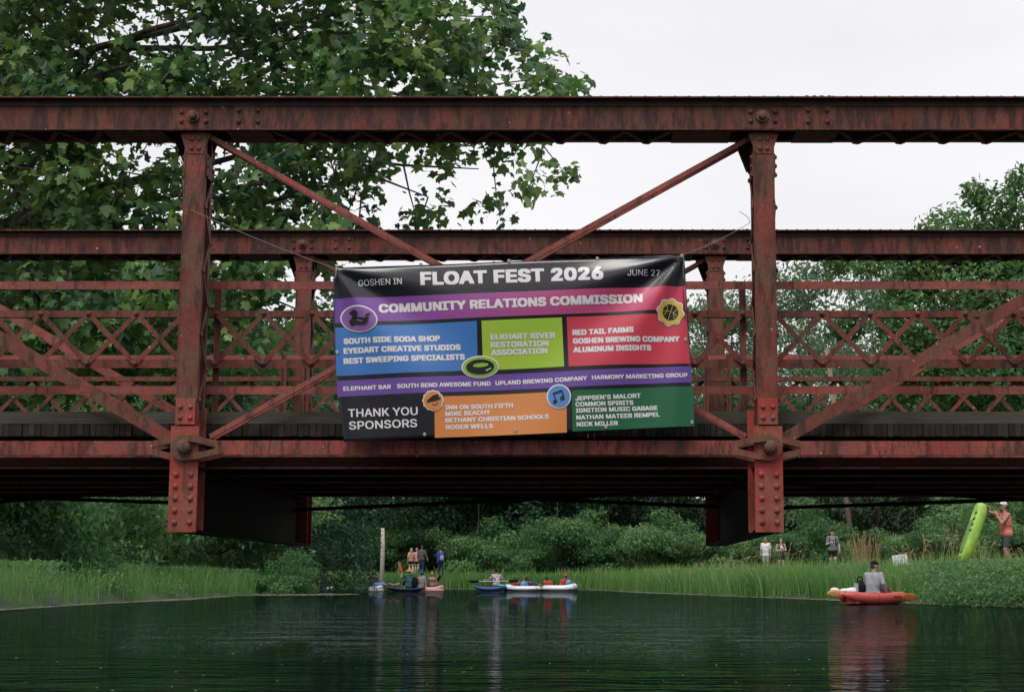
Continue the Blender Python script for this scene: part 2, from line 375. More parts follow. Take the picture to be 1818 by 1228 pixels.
def make_ground():
    k = np.linspace(-1, 1, 260); xs = np.sinh(k * 5.6) / math.sinh(5.6) * 2500
    kk = np.linspace(-1, 1, 320); ys = np.sinh(kk * 5.2) / math.sinh(5.2) * 2500 + 60
    X, Y = np.meshgrid(xs, ys); P = np.stack([X.ravel(), Y.ravel()], 1)
    V = np.column_stack([P, ground_z(P)]); nx, ny = len(xs), len(ys)
    i = np.arange(nx * ny).reshape(ny, nx)
    F = np.stack([i[:-1, :-1], i[:-1, 1:], i[1:, 1:], i[1:, :-1]], -1).reshape(-1, 4)
    m, t, o = nodes("bank_soil"); b = N(t, "BsdfPrincipled"); v = coords(t); n = noise(t, v, 0.8, 6, 0.6)
    c = ramp(t, [(0.3, (0.030, 0.032, 0.020)), (0.5, (0.035, 0.060, 0.024)), (0.75, (0.060, 0.090, 0.034))], n)
    t.links.new(c.outputs[0], b.inputs['Base Color']); b.inputs['Roughness'].default_value = 0.95; t.links.new(b.outputs[0], o.inputs[0])
    g = link("ground", mesh_np("ground", V, 4, F, m, smooth=True)); tag(g, kind="structure")
make_ground()
def make_water():
    m, t, o = nodes("river_water")
    df = N(t, "BsdfDiffuse"); df.inputs[0].default_value = (0.003, 0.007, 0.006, 1)
    gl = N(t, "BsdfGlossy"); gl.inputs['Color'].default_value = (0.42, 0.50, 0.53, 1); gl.inputs['Roughness'].default_value = 0.02   # grey-blue tint dims the mirrored light to darken the water
    fr = N(t, "Fresnel"); fr.inputs['IOR'].default_value = 1.33; ms = N(t, "MixShader")
    v1 = coords(t, (0.40, 1.0, 1)); v2 = coords(t, (0.8, 1.15, 1)); v3 = coords(t, (0.7, 1.2, 1))
    n1 = noise(t, v1, 0.75, 3, 0.55); n2 = noise(t, v2, 4.2, 3, 0.5); n3 = noise(t, v3, 13.0, 2, 0.5)
    prev = None
    for n_, d_ in ((n1, 0.085), (n2, 0.028), (n3, 0.0045)):
        b_ = N(t, "Bump"); b_.inputs['Strength'].default_value = 1; b_.inputs['Distance'].default_value = d_; t.links.new(n_, b_.inputs['Height'])
        if prev: t.links.new(prev.outputs[0], b_.inputs['Normal'])
        prev = b_
    for q in (df, gl, fr): t.links.new(prev.outputs[0], q.inputs['Normal'])
    t.links.new(fr.outputs[0], ms.inputs[0]); t.links.new(df.outputs[0], ms.inputs[1]); t.links.new(gl.outputs[0], ms.inputs[2]); t.links.new(ms.outputs[0], o.inputs[0])
    V = [(-90, -70, 0), (30, -70, 0), (30, 130, 0), (-90, 130, 0)]
    w = link("water", mesh_np("water", V, 4, [[0, 1, 2, 3]], m)); tag(w, kind="structure")
make_water()

# ------------------------------------------------------------------ bridge
PAN = 5.31; X0 = 1.625; YN, YF = 15.0, 20.85
POSTS = [X0 + PAN * k for k in (-3, -2, -1, 0, 1, 2)]
XL, XR = POSTS[0] - 0.4, POSTS[-1] + 0.4
ZPT, ZPB = 4.90, 1.785                    # pin heights
ZC0, ZC1 = 4.745, 5.035                   # top chord
bridge = thing("truss_bridge", "old rust red steel truss bridge with riveted posts crossing above the river", "bridge", (X0, (YN + YF) / 2, 0))
def chord(yc, front):
    m = MB()
    for s in (-1, 1):
        yy = yc + s * 0.20
        m.box(XL, XR, yy - 0.006, yy + 0.006, ZC0, ZC1)                       # webs
        m.box(XL, XR, yy - 0.055 if s > 0 else yy + 0.0065, yy - 0.0065 if s > 0 else yy + 0.055, ZC0 + 0.002, ZC0 + 0.014)   # inner bottom flange
        m.box(XL, XR, yy + 0.0065 if s > 0 else yy - 0.026, yy + 0.026 if s > 0 else yy - 0.0065, ZC0 - 0.001, ZC0 + 0.010)
    m.box(XL, XR, yc - 0.285, yc + 0.285, ZC1 + 0.001, ZC1 + 0.014)           # cover plate
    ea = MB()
    for s in (-1, 1):                                                         # darker angle legs below the plate
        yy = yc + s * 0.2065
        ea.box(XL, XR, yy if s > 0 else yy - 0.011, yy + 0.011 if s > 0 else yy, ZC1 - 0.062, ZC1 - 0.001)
    x = XL + 0.05
    while x < XR:                                                             # rivets of the cover plate
        for s in (-1, 1): m.rivet((x, yc + s * 0.255, ZC1 + 0.013), (0, 0, 1), 0.017, 6)
        x += 0.135 + random.uniform(-0.01, 0.01)
    for xp in POSTS:                                                          # pin boss, its rivets, splice plate and tie plates
        for s in (-1, 1):
            yy = yc + s * 0.206
            m.box(xp - 0.175, xp + 0.155, yy - 0.006, yy + 0.006, ZC0 + 0.018, ZC1 - 0.06)
            yo = yy + s * 0.006
            for dx in (-0.125, 0.105):
                for dz in (-0.045, 0.045): m.rivet((xp + dx, yo, 4.875 + dz), (0, s, 0), 0.024)
            xs = xp + 0.50
            m.box(xs - 0.135, xs + 0.135, yy - 0.007, yy + 0.007, ZC0 + 0.012, ZC1 - 0.012)
            for dx in (-0.09, 0.09):
                for dz in (-0.06, 0.05): m.rivet((xs + dx, yo + s * 0.001, 4.885 + dz), (0, s, 0), 0.024)
        for dx in (-0.10, -0.03, 0.04, 0.11):
            for s in (-1, 1): m.rivet((xp + 0.5 + dx, yc + s * 0.24, ZC1 + 0.013), (0, 0, 1), 0.026, 6)
        m.box(xp + 0.30, xp + 0.70, yc - 0.20, yc + 0.205, ZC0 - 0.012, ZC0 - 0.002)
        m.box(xp - 0.85, xp - 0.30, yc - 0.20, yc + 0.205, ZC0 - 0.0125, ZC0 - 0.0025)
    o = m.build("top_chord", M_RED, bridge, world=True)
    link("edge_angle", ea.mesh("edge_angle", M_EDGE, off=tuple(bridge.location)), o)
    for i in range(len(POSTS) - 1):                                           # zigzag lacing under the chord
        a, b = POSTS[i] + 0.72, POSTS[i + 1] - 0.88; n = int((b - a) / 0.20); st = (b - a) / n; up = True; lc = MB()
        for k in range(n):
            y0, y1 = (yc - 0.19, yc + 0.235) if up else (yc + 0.235, yc - 0.19)
            lc.bar((a + k * st, y0, ZC0 - 0.008 - 0.004 * (k % 2)), (a + (k + 1) * st, y1, ZC0 - 0.008 - 0.004 * (k % 2)), 0.05, 0.008)
            up = not up
        link("lacing", lc.mesh("lacing", M_RED, off=tuple(bridge.location)), o)
    for xp in POSTS:
        for s in (-1, 1):
            p = MB(); p.lathe((xp - 0.015, yc + s * 0.212, 4.878), (0, s, 0), [(0, 0.062), (0.02, 0.062), (0.022, 0.038), (0.05, 0.036), (0.058, 0.02)], 10)
            link("pin", p.mesh("pin", M_PIN, off=tuple(bridge.location)), o)
chord(YN, True); chord(YF, False)

def post(xp, yc, s):
    """s = +1 near truss, -1 far truss (the deck lies on the +s side)"""
    m = MB(); w = 0.088; z0, z1 = 1.98, ZC0 - 0.004
    for e in (-1, 1):
        yy = yc + e * 0.145
        m.box(xp - w, xp + w, yy - 0.006, yy + 0.006, z0, z1)
        for q in (-1, 1):
            xa = xp + q * (w + 0.0005)
            m.box(min(xa, xa + q * 0.009), max(xa, xa + q * 0.009), yy - 0.012 if e < 0 else yy - 0.062, yy + 0.062 if e < 0 else yy + 0.012, z0, z1)
        ye = yy + e * 0.008                                                   # flared gusset under the chord
        m.prism([(xp - w - 0.055, ZC0 - 0.018), (xp - w + 0.012, ZC0 - 0.21), (xp + w - 0.012, ZC0 - 0.21), (xp + w + 0.055, ZC0 - 0.018)][::e], ye - 0.005, ye + 0.005)
        for dx in (-0.034, 0.034):
            for dz in (-0.07, -0.16): m.rivet((xp + dx, ye + e * 0.005, ZC0 + dz), (0, e, 0), 0.021)
    # lacing on both sides with bolt heads
    for q in (-1, 1):
        xa = xp + q * (w + 0.016); z = z0 + 0.25; up = True
        while z < z1 - 0.45:
            dz = 0.30
            ya, yb = (yc - 0.115, yc + 0.115) if up else (yc + 0.115, yc - 0.115)
            m.bar((xa, ya, z), (xa, yb, z + dz), 0.008, 0.045, (0, 0, 1))
            m.rivet((xa + q * 0.002, ya, z), (q, 0, 0), 0.024, 6); z += dz; up = not up
        m.box(xa - 0.005, xa + 0.005, yc - 0.135, yc + 0.135, z1 - 0.42, z1 - 0.20)
        for k in range(3):
            for e in (-1, 1): m.rivet((xa + q * 0.004, yc + e * 0.11, z1 - 0.40 + 0.085 * k), (q, 0, 0), 0.024, 6)
    o = m.build("post", M_POST, bridge, world=True)
    # knee strut from the post to the chord
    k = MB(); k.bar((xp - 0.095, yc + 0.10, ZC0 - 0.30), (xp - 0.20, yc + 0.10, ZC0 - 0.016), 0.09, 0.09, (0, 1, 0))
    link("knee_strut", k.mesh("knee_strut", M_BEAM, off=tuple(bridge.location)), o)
    # hanger plates carrying the floor beam
    h = MB(); yo = yc - s * 0.150
    hw = 0.128
    y0 = yo - 0.008 * s - 0.010; 
    h.box(xp - hw, xp + hw, y0, y0 + 0.020, 1.025, 1.985)
    h.box(xp - hw - 0.035, xp + hw - 0.005, yc + s * 0.13 - 0.01, yc + s * 0.13 + 0.01, 1.03, 2.16)
    h.box(xp - w, xp + w, y0 - (0.0125 if s > 0 else -0.0205), y0 + (-0.0005 if s > 0 else 0.0325), 2.0, 2.24)
    for dx in (-0.068, 0.068):
        for k2 in range(5): h.rivet((xp + dx, y0 if s > 0 else y0 + 0.02, 1.545 - k2 * 0.108), (0, -s, 0), 0.027, 10)
    for dx in (-0.045, 0.045):
        for dz in (2.06, 2.16): h.rivet((xp + dx, y0 - 0.012 if s > 0 else y0 + 0.032, dz), (0, -s, 0), 0.023, 10)
    h.build("hanger_plate", M_PLATE, bridge, world=True)
    p = MB(); p.lathe((xp + 0.012, yc - s * 0.14, ZPB), (0, -s, 0), [(0, 0.06), (0.12, 0.06), (0.122, 0.062), (0.145, 0.062), (0.165, 0.04), (0.172, 0.015)], 10)
    p.build("bottom_pin", M_PIN, bridge, world=True)
for xp in POSTS:
    post(xp, YN, 1); post(xp, YF, -1)

def loop_bar(xa, xb, y0, y1, zc, hw=0.064, r=0.088):
    """forged eyebar: a flat bar that splits into a loop round the pin at each end"""
    m = MB(); m.box(xa + 0.29, xb - 0.29, y0, y1, zc - hw, zc + hw); loops = []
    for xp, sg in ((xa, 1), (xb, -1)):
        path = [(xp + sg * 0.31, zc + hw - 0.032)]
        path += [(xp + sg * 0.12, zc + 0.076)]
        for k in range(15): a = R(75 + 15 * k); path.append((xp + sg * r * math.cos(a), zc + r * math.sin(a)))
        path += [(xp + sg * 0.12, zc - 0.076), (xp + sg * 0.31, zc - hw + 0.032)]
        lp = MB(); lp.stroke(path, 0.058, y0 + 0.001, y1 - 0.001); loops.append(lp)
    return m, loops
for yc, s in ((YN, 1), (YF, -1)):
    for i in range(len(POSTS) - 1):
        odd = i % 2
        for k in range(2):
            off = (-0.200 if odd == 0 else -0.145) + (0.29 if k else 0)
            y0 = yc + (off if s > 0 else -off) - 0.019
            eb, lps = loop_bar(POSTS[i], POSTS[i + 1], y0, y0 + 0.038, ZPB); eo = eb.build("eyebar", M_BAR, bridge, world=True)
            for lp in lps: link("eye_loop", lp.mesh("eye_loop", M_LOOP, off=tuple(bridge.location)), eo)
    # diagonals: main flat bars in the outer panels, paired light counters in the middle panel
    for i in range(len(POSTS) - 1):
        a, b = POSTS[i], POSTS[i + 1]
        if i == 2:
            for rise in (1, -1):
                m = MB()
                za, zb = (ZPB, ZPT - 0.12) if rise > 0 else (ZPT - 0.12, ZPB)
                dz = (zb - za) / (b - a)
                xa, xb = (a + 0.20, b - 0.10) if rise > 0 else (a + 0.10, b - 0.20)
                for q in (-1, 1):
                    yy = yc + q * 0.075 + rise * 0.028
                    m.bar((xa, yy, za + dz * (xa - a)), (xb, yy, za + dz * (xb - a)), 0.022, 0.046, (0, 0, 1))
                    m.bar((xa, yy + 0.0235, za + dz * (xa - a) - 0.017), (xb, yy + 0.0235, za + dz * (xb - a) - 0.017), 0.024, 0.012, (0, 0, 1))
                m.build("counter_brace", M_RAIL, bridge, world=True)
        else:
            rise = 1 if i > 2 else -1
            za, zb = (ZPB, ZPT - 0.05) if rise > 0 else (ZPT - 0.05, ZPB); dz = (zb - za) / (b - a)
            xa, xb = (a + 0.13, b) if rise > 0 else (a, b - 0.13)
            for q in (-1, 1):
                m = MB(); yy = yc + q * 0.105
                m.bar((xa, yy, za + dz * (xa - a)), (xb, yy, za + dz * (xb - a)), 0.024, 0.108, (0, 0, 1))
                m.build("diagonal_bar", M_POST if s > 0 else M_RAIL, bridge, world=True)
# floor beams, stringers, bracing
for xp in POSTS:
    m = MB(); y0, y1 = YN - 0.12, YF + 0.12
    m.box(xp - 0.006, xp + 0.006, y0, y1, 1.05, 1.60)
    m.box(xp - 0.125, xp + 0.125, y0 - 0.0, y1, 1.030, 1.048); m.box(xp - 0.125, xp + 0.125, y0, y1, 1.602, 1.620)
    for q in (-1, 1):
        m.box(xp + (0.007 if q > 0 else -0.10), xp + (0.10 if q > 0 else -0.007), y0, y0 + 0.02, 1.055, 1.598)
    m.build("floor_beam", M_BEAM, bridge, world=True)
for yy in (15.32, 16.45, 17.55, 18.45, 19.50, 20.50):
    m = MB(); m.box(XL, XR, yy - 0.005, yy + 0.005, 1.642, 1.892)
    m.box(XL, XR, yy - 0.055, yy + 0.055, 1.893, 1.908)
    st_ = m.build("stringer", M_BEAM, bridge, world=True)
    m = MB(); m.box(XL, XR, yy - 0.060, yy + 0.060, 1.626, 1.641); link("bottom_flange", m.mesh("bottom_flange", M_POST, off=tuple(bridge.location)), st_)  # lighter colour stands in for light caught along the flange edges
for i in range(len(POSTS) - 1):
    a, b = POSTS[i], POSTS[i + 1]
    for z, (ya, yb) in ((1.505, (15.3, 20.5)), (1.465, (20.5, 15.3))):
        m = MB(); pts = []
        for k in range(9):
            t = k / 8; pts.append((a + 0.02 + (b - a - 0.04) * t, ya + (yb - ya) * t, z - 0.012 * math.sin(math.pi * t)))
        m.tube(pts, 0.022, 6); m.build("sway_rod", M_BEAM, bridge, world=True)
# deck of timbers on edge, kerb timbers
m = MB(); x = XL
while x < XR:
    w = random.uniform(0.052, 0.062); m.tint = random.random() ** 1.6
    m.box(x, x + w - 0.005, 15.22 + random.uniform(-0.012, 0.012), 20.64 + random.uniform(-0.01, 0.01), 1.925 + random.uniform(-0.004, 0.004), 2.040 + random.uniform(-0.006, 0.003)); x += w
m.build("deck", M_DECK, bridge, world=True)
for yy in (15.31, 20.53):
    m = MB(); x = XL; k = 0
    while x < XR:
        L = 4.2; m.tint = random.uniform(0.35, 0.75)
        m.box(x, min(x + L - 0.006, XR), yy - 0.07, yy + 0.07, 2.044, 2.158); x += L
    m.build("kerb_timber", M_WOOD, bridge, world=True)
# railings
def railing(y, s):
    def flat(z0, z1, t=0.012): 
        m = MB(); m.box(XL, XR, y - s * 0.035 - t / 2, y - s * 0.035 + t / 2, z0, z1); return m
    A = flat(3.335, 3.412); A.build("rail_bar", M_RAIL, bridge, world=True)
    E = flat(2.330, 2.408); E.build("rail_bar", M_RAIL, bridge, world=True)
    for z0, z1 in ((3.072, 3.136), (2.585, 2.668)):
        m = MB(); m.box(XL, XR, y - 0.004, y + 0.004, z0, z1); m.box(XL, XR, y + s * 0.0045 - (0.06 if s < 0 else 0), y + s * 0.0045 + (0.06 if s > 0 else 0), z1 - 0.009 if z1 < 2.8 else z0, z1 - 0.001 if z1 < 2.8 else z0 + 0.009)
        m.build("lattice_rail", M_POST, bridge, world=True)
    zt, zb = 3.104, 2.626; st = 0.468
    for i in range(len(POSTS) - 1):
        m = MB(); a, b = POSTS[i] + 0.13, POSTS[i + 1] - 0.17; n = round((b - a) / st); q = (b - a) / n
        for k in range(n):
            x = a + k * q
            m.bar((x, y - s * 0.010, zb), (x + q, y - s * 0.010, zt), 0.008, 0.046, (0, 0, 1))
            m.bar((x, y - s * 0.019, zt), (x + q, y - s * 0.019, zb), 0.008, 0.046, (0, 0, 1))
        for k in range(n + 1):
            for z in (zt, zb): m.rivet((a + k * q, y - s * 0.023, z), (0, -s, 0), 0.026, 7)
        m.build("lattice", M_POST, bridge, world=True)
    for xp in POSTS:
        for dx in (-0.16, 0.125):
            m = MB(); m.box(xp + dx - 0.03, xp + dx + 0.03, y + s * 0.070, y + s * 0.078, 2.16, 3.42); m.box(xp + dx - 0.03, xp + dx - 0.022, y + s * 0.079, y + s * 0.13, 2.16, 3.42)
            m.build("rail_post", M_POST, bridge, world=True)
railing(15.36, 1); railing(20.47, -1)
for x0, lab in ((XL - 1.6, "pale concrete abutment under the western end of the red bridge"), (XR - 0.6, "pale concrete abutment under the eastern end of the red bridge")):
    m = MB(); m.box(x0, x0 + 2.2, 14.2, 21.7, -1.0, 1.02); m.box(x0 - 0.1, x0 + 2.3, 14.1, 21.8, -1.4, -1.02)
    m.box(x0, x0 + 2.2, 14.2, 14.9, 1.021, 1.9); m.box(x0, x0 + 2.2, 21.0, 21.7, 1.021, 1.9)
    tag(m.build("abutment", M_CONC), lab, "abutment")

# ------------------------------------------------------------------ banner
YB = 14.60
def z4(x, y):
    """measured banner drawing coordinates -> metres on the hanging plane"""
    p = at(580 + x / 2.6735, 430 + y / 2.6735, YB); return p.x, p.z
TLx, TLz = z4(35, 122); TRx, TRz = z4(1697, 58); BLx, BLz = z4(80, 945); BRx, BRz = z4(1748, 873)
def folds(x, z):
    """distance the cloth stands off its plane: tension folds running out of the tied corners, curled edges"""
    x = np.asarray(x, float); z = np.asarray(z, float)
    d = np.zeros_like(x + z)
    for cx, cz, a, ph, k in ((TRx, TRz, 0.050, 0.4, 9.0), (TLx, TLz, 0.040, 1.7, 8.0)):
        dx, dz = x - cx, z - cz; r = np.hypot(dx, dz) + 1e-6; th = np.arctan2(-dz, np.abs(dx))
        d += a * np.cos(k * th + ph) * np.exp(-r / 1.5) * (1 - np.exp(-r / 0.25))
    d += 0.012 * np.sin(2.2 * x + 1.1 * z + 0.5) + 0.006 * np.sin(5.1 * x - 3.0 * z)
    u = (x - TLx) / (TRx - TLx)
    d += 0.05 * np.exp(-np.maximum(u, 0) / 0.035) * np.clip((TLz - z) / 1.2, 0, 1) + 0.06 * np.exp(-np.maximum(1 - u, 0) / 0.03) * np.clip((TRz - z) / 1.2, 0, 1)
    return d
def on_banner(x, z, lift): return np.column_stack([x, YB + folds(x, z) - lift, z])
def vinyl(name, col, grad=None):
    m, t, o = nodes(name); b = N(t, "BsdfPrincipled")
    if grad:
        c = N(t, "TexCoord"); sx = N(t, "SeparateXYZ"); t.links.new(c.outputs['Object'], sx.inputs[0])
        mr = N(t, "MapRange"); mr.inputs['From Min'].default_value = 0; mr.inputs['From Max'].default_value = 3.25; t.links.new(sx.outputs[0], mr.inputs[0])
        r = ramp(t, grad, mr.outputs[0]); t.links.new(r.outputs[0], b.inputs['Base Color'])
    else: b.inputs['Base Color'].default_value = (*col, 1)
    v = coords(t); n = noise(t, v, 220, 2, 0.5); bm = N(t, "Bump"); bm.inputs['Strength'].default_value = 0.25; bm.inputs['Distance'].default_value = 0.002
    t.links.new(n, bm.inputs['Height']); t.links.new(bm.outputs[0], b.inputs['Normal'])
    b.inputs['Roughness'].default_value = 0.22; b.inputs['Specular IOR Level'].default_value = 0.75; t.links.new(b.outputs[0], o.inputs[0]); return m
V_BLK = vinyl("black_vinyl", (0.012, 0.012, 0.017)); V_WHT = vinyl("white_print", (0.78, 0.74, 0.75))
V_BLU = vinyl("blue_print", (0.055, 0.185, 0.50)); V_LIM = vinyl("lime_print", (0.38, 0.56, 0.055)); V_RED = vinyl("red_print", (0.60, 0.055, 0.085))
V_PUR = vinyl("purple_print", (0.145, 0.075, 0.33)); V_ORG = vinyl("orange_print", (0.66, 0.235, 0.065)); V_GRN = vinyl("green_print", (0.018, 0.125, 0.055))
V_EMP = vinyl("emblem_purple_print", (0.24, 0.10, 0.34)); V_EMY = vinyl("emblem_yellow_print", (0.66, 0.47, 0.07)); V_EMB = vinyl("emblem_blue_print", (0.09, 0.24, 0.56)); V_EML = vinyl("emblem_lime_print", (0.27, 0.46, 0.05))
V_GRAD = vinyl("purple_to_red_print", None, [(0.0, (0.155, 0.065, 0.32)), (0.25, (0.25, 0.075, 0.33)), (0.6, (0.46, 0.085, 0.24)), (1.0, (0.62, 0.05, 0.09))])
BORG = (TLx, YB, TLz)
banner = None
def patch(name, mat, c4, lift, nx=60, nz=12, parent=None, thick=None):
    tl, tr, br, bl = [np.array(z4(*c)) for c in c4]
    s = np.linspace(0, 1, nx + 1); t = np.linspace(0, 1, nz + 1); S, T = np.meshgrid(s, t); S = S.ravel()[:, None]; T = T.ravel()[:, None]
    P = (tl * (1 - S) + tr * S) * (1 - T) + (bl * (1 - S) + br * S) * T
    if thick is not None: P[:, 0] -= (0.035 * np.sin(np.pi * T[:, 0]) * (1 - S[:, 0])**8) * thick
    V = on_banner(P[:, 0], P[:, 1], lift) - np.array(BORG)
    i = np.arange(len(V)).reshape(nz + 1, nx + 1)
    F = np.stack([i[:-1, :-1], i[1:, :-1], i[1:, 1:], i[:-1, 1:]], -1).reshape(-1, 4)
    me = mesh_np(name, V, 4, F, mat, smooth=True)
    o = link(name, me, parent)
    return o
banner = patch("banner", V_BLK, [(35, 122), (1697, 58), (1748, 873), (80, 945)], 0.0, 110, 56, None, 1.0)
banner.location = BORG
sm = banner.modifiers.new("thickness", 'SOLIDIFY'); sm.thickness = 0.003; sm.offset = -1
tag(banner, "large black festival banner printed with coloured sponsor panels, tied to the bridge truss", "banner")
def shape(name, mat, polys, lift, parent, rings=0):
    """flat printed outlines in drawing coordinates; rings > 0 fills a star-shaped outline with concentric rings that follow the folds"""
    me = bpy.data.meshes.new(name); vs = []; fs = []
    def put(pts):
        xz = np.array([z4(*q) for q in pts]); V = on_banner(xz[:, 0], xz[:, 1], lift) - np.array(BORG); b = len(vs); vs.extend(tuple(v) for v in V); return b
    for p in polys:
        if not rings: b = put(p); fs.append(tuple(range(b, b + len(p)))); continue
        n = len(p); cx = sum(q[0] for q in p) / n; cy = sum(q[1] for q in p) / n; bs = []
        for r in range(rings): f = 1 - r / rings; bs.append(put([(cx + (x - cx) * f, cy + (y - cy) * f) for x, y in p]))
        c = put([(cx, cy)])
        for b0, b1 in zip(bs, bs[1:]): fs += [(b0 + k, b0 + (k + 1) % n, b1 + (k + 1) % n, b1 + k) for k in range(n)]
        fs += [(bs[-1] + k, bs[-1] + (k + 1) % n, c) for k in range(n)]
    me.from_pydata(vs, [], fs); me.materials.append(mat); me.update(); return link(name, me, parent)
FONT = None
try: FONT = bpy.data.fonts.load(os.path.join(bpy.utils.system_resource('DATAFILES'), "fonts", "Inter.woff2"))
except Exception: FONT = None
def text_mesh(txt, weight):
    cu = bpy.data.curves.new("t", 'FONT'); cu.body = txt; cu.size = 1.0; cu.space_character = 1.0 + weight * 0.6; cu.fill_mode = 'FRONT'; cu.resolution_u = 3
    if FONT: cu.font = FONT
    ob = bpy.data.objects.new("t", cu); COL.objects.link(ob)
    dg = bpy.context.evaluated_depsgraph_get()
    cv = ob.to_curve(dg, apply_modifiers=False); cons = []
    for sp in cv.splines:
        pts = []; bp = sp.bezier_points; n = len(bp)
        if n:
            for k in range(n):
                a, b = bp[k], bp[(k + 1) % n]
                straight = (a.handle_right - a.co).length < 1e-5 and (b.handle_left - b.co).length < 1e-5
                pts += [a.co.copy()] if straight else [Vector(q) for q in interpolate_bezier(a.co, a.handle_right, b.handle_left, b.co, 6)[:-1]]
        else: pts = [Vector(q.co[:3]) for q in sp.points]
        pp = []
        for q in pts:
            if not pp or (q - pp[-1]).length > 1e-4: pp.append(q)
        if len(pp) > 2: cons.append(pp)
    ob.to_curve_clear(); bpy.data.objects.remove(ob); bpy.data.curves.remove(cu)
    # triangulate with the outlines as constraints, keep what the outlines wind round
    vs = [q.to_2d() for c in cons for q in c]; es = []; b = 0
    for c in cons: es += [(b + k, b + (k + 1) % len(c)) for k in range(len(c))]; b += len(c)
    V, _, F, *_ = delaunay_2d_cdt(vs, es, [], 0, 1e-5)
    V = np.array([tuple(v) for v in V], float); T = np.array([f for f in F if len(f) == 3]); C = V[T].mean(1); W = np.zeros(len(C), int)
    for c in cons:
        P = np.array([(q.x, q.y) for q in c]); Q = np.roll(P, -1, 0); box = (C[:, 0] > P[:, 0].min()) & (C[:, 0] < P[:, 0].max()); ii = np.where(box)[0]; X = C[ii]
        up = (P[None, :, 1] <= X[:, None, 1]) & (Q[None, :, 1] > X[:, None, 1]); dn = (P[None, :, 1] > X[:, None, 1]) & (Q[None, :, 1] <= X[:, None, 1])
        side = (Q[:, 0] - P[:, 0])[None] * (X[:, None, 1] - P[None, :, 1]) - (X[:, None, 0] - P[None, :, 0]) * (Q[:, 1] - P[:, 1])[None]
        W[ii] += (up & (side > 0)).sum(1) - (dn & (side < 0)).sum(1)
    F = [tuple(int(x) for x in t) for t in T[W != 0]]; text_mesh.z = np.zeros(len(V))
    return V, F
CAPH = None
def lettering(name, lines, parent, mat, lift=0.0045, weight=0.035):
    """printed words, one mesh per line; the heavy weight comes from the outline being spread by a few shifted layers"""
    E, _ = text_mesh("E", 0.0); top = E[:, 1].max(); bot = E[:, 1].min(); wE = top - bot
    for txt, (x0, y0), (x1, y1), h in lines:
        vs = []; fs = []
        P, F = text_mesh(txt, weight); zl_ = text_mesh.z * 0.00002
        gx = weight * h * 1.35; g = weight * h * 0.85
        offs = [(0, 0)] + ([(gx * a_, g * b_) for a_, b_ in ((1, 1), (-1, 1), (1, -1), (-1, -1), (1, 0), (-1, 0))] if weight > 0 else [])
        s = (P[:, 0] - P[:, 0].min()) / (P[:, 0].max() - P[:, 0].min()); t = (P[:, 1] - bot) / wE
        for li, (ox, oy) in enumerate(offs):
            hh = h - 2 * g
            px = x0 + gx + (x1 - x0 - 2 * gx) * s - 0.045 * h * t + ox; py = y0 + (y1 - y0) * s - g - hh * t + oy
            xz = np.array([z4(a_, b_) for a_, b_ in zip(px, py)]); V = on_banner(xz[:, 0], xz[:, 1], lift + 0.0001 * li + zl_) - np.array(BORG)
            b_ = len(vs); vs += [tuple(v) for v in V]; fs += [tuple(i + b_ for i in f) for f in F]
        me = bpy.data.meshes.new(name); me.from_pydata(vs, [], fs); me.materials.append(mat); me.update()
        link(name, me, parent)
LP = 0.0022
pn = patch("gradient_panel", V_GRAD, [(36, 268), (1703, 207), (1706, 318), (40, 385)], LP, 110, 8, banner)
lettering("lettering", [("COMMUNITY RELATIONS COMMISSION", (248, 335), (1500, 287), 42)], pn, V_WHT, weight=0.068)
lettering("lettering", [("GOSHEN IN", (150, 208), (358, 200), 28), ("JUNE 27", (1428, 163), (1583, 158), 27)], banner, V_WHT, weight=0.012)
lettering("lettering", [("FLOAT FEST 2026", (446, 205), (1314, 180), 64)], banner, V_WHT, weight=0.068)
lettering("lettering", [("THANK YOU", (102, 829), (434, 820), 38), ("SPONSORS", (106, 888), (431, 877), 38)], banner, V_WHT, weight=0.022)
pn = patch("blue_panel", V_BLU, [(40, 405), (713, 374), (716, 606), (44, 634)], LP, 48, 16, banner)
lettering("lettering", [("SOUTH SIDE SODA SHOP", (80, 483), (538, 468), 27), ("EYEDART CREATIVE STUDIOS", (80, 529), (636, 510), 27), ("BEST SWEEPING SPECIALISTS", (80, 577), (656, 556), 27)], pn, V_WHT, weight=0.068)
pn = patch("lime_panel", V_LIM, [(735, 373), (1116, 357), (1127, 588), (742, 606)], LP, 28, 16, banner)
lettering("lettering", [("ELKHART RIVER", (778, 463), (1085, 454), 27), ("RESTORATION", (778, 500), (1054, 491), 27), ("ASSOCIATION", (780, 536), (1048, 526), 27)], pn, V_WHT, weight=0.068)
pn = patch("red_panel", V_RED, [(1139, 355), (1707, 336), (1727, 573), (1149, 588)], LP, 40, 16, banner)
lettering("lettering", [("RED TAIL FARMS", (1167, 441), (1457, 430), 26), ("GOSHEN BREWING COMPANY", (1169, 481), (1676, 470), 26), ("ALUMINUM INSIGHTS", (1171, 523), (1541, 514), 26)], pn, V_WHT, weight=0.068)
pn = patch("purple_panel", V_PUR, [(46, 656), (1730, 586), (1734, 662), (50, 732)], LP, 110, 6, banner)
lettering("lettering", [("ELEPHANT BAR", (78, 704), (307, 696), 20), ("SOUTH BEND AWESOME FUND", (336, 694), (777, 678), 20), ("UPLAND BREWING COMPANY", (800, 676), (1237, 655), 20), ("HARMONY MARKETING GROUP", (1259, 653), (1714, 638), 20)], pn, V_WHT, weight=0.054)
pn = patch("orange_panel", V_ORG, [(512, 733), (1138, 706), (1140, 902), (514, 928)], LP, 44, 14, banner)
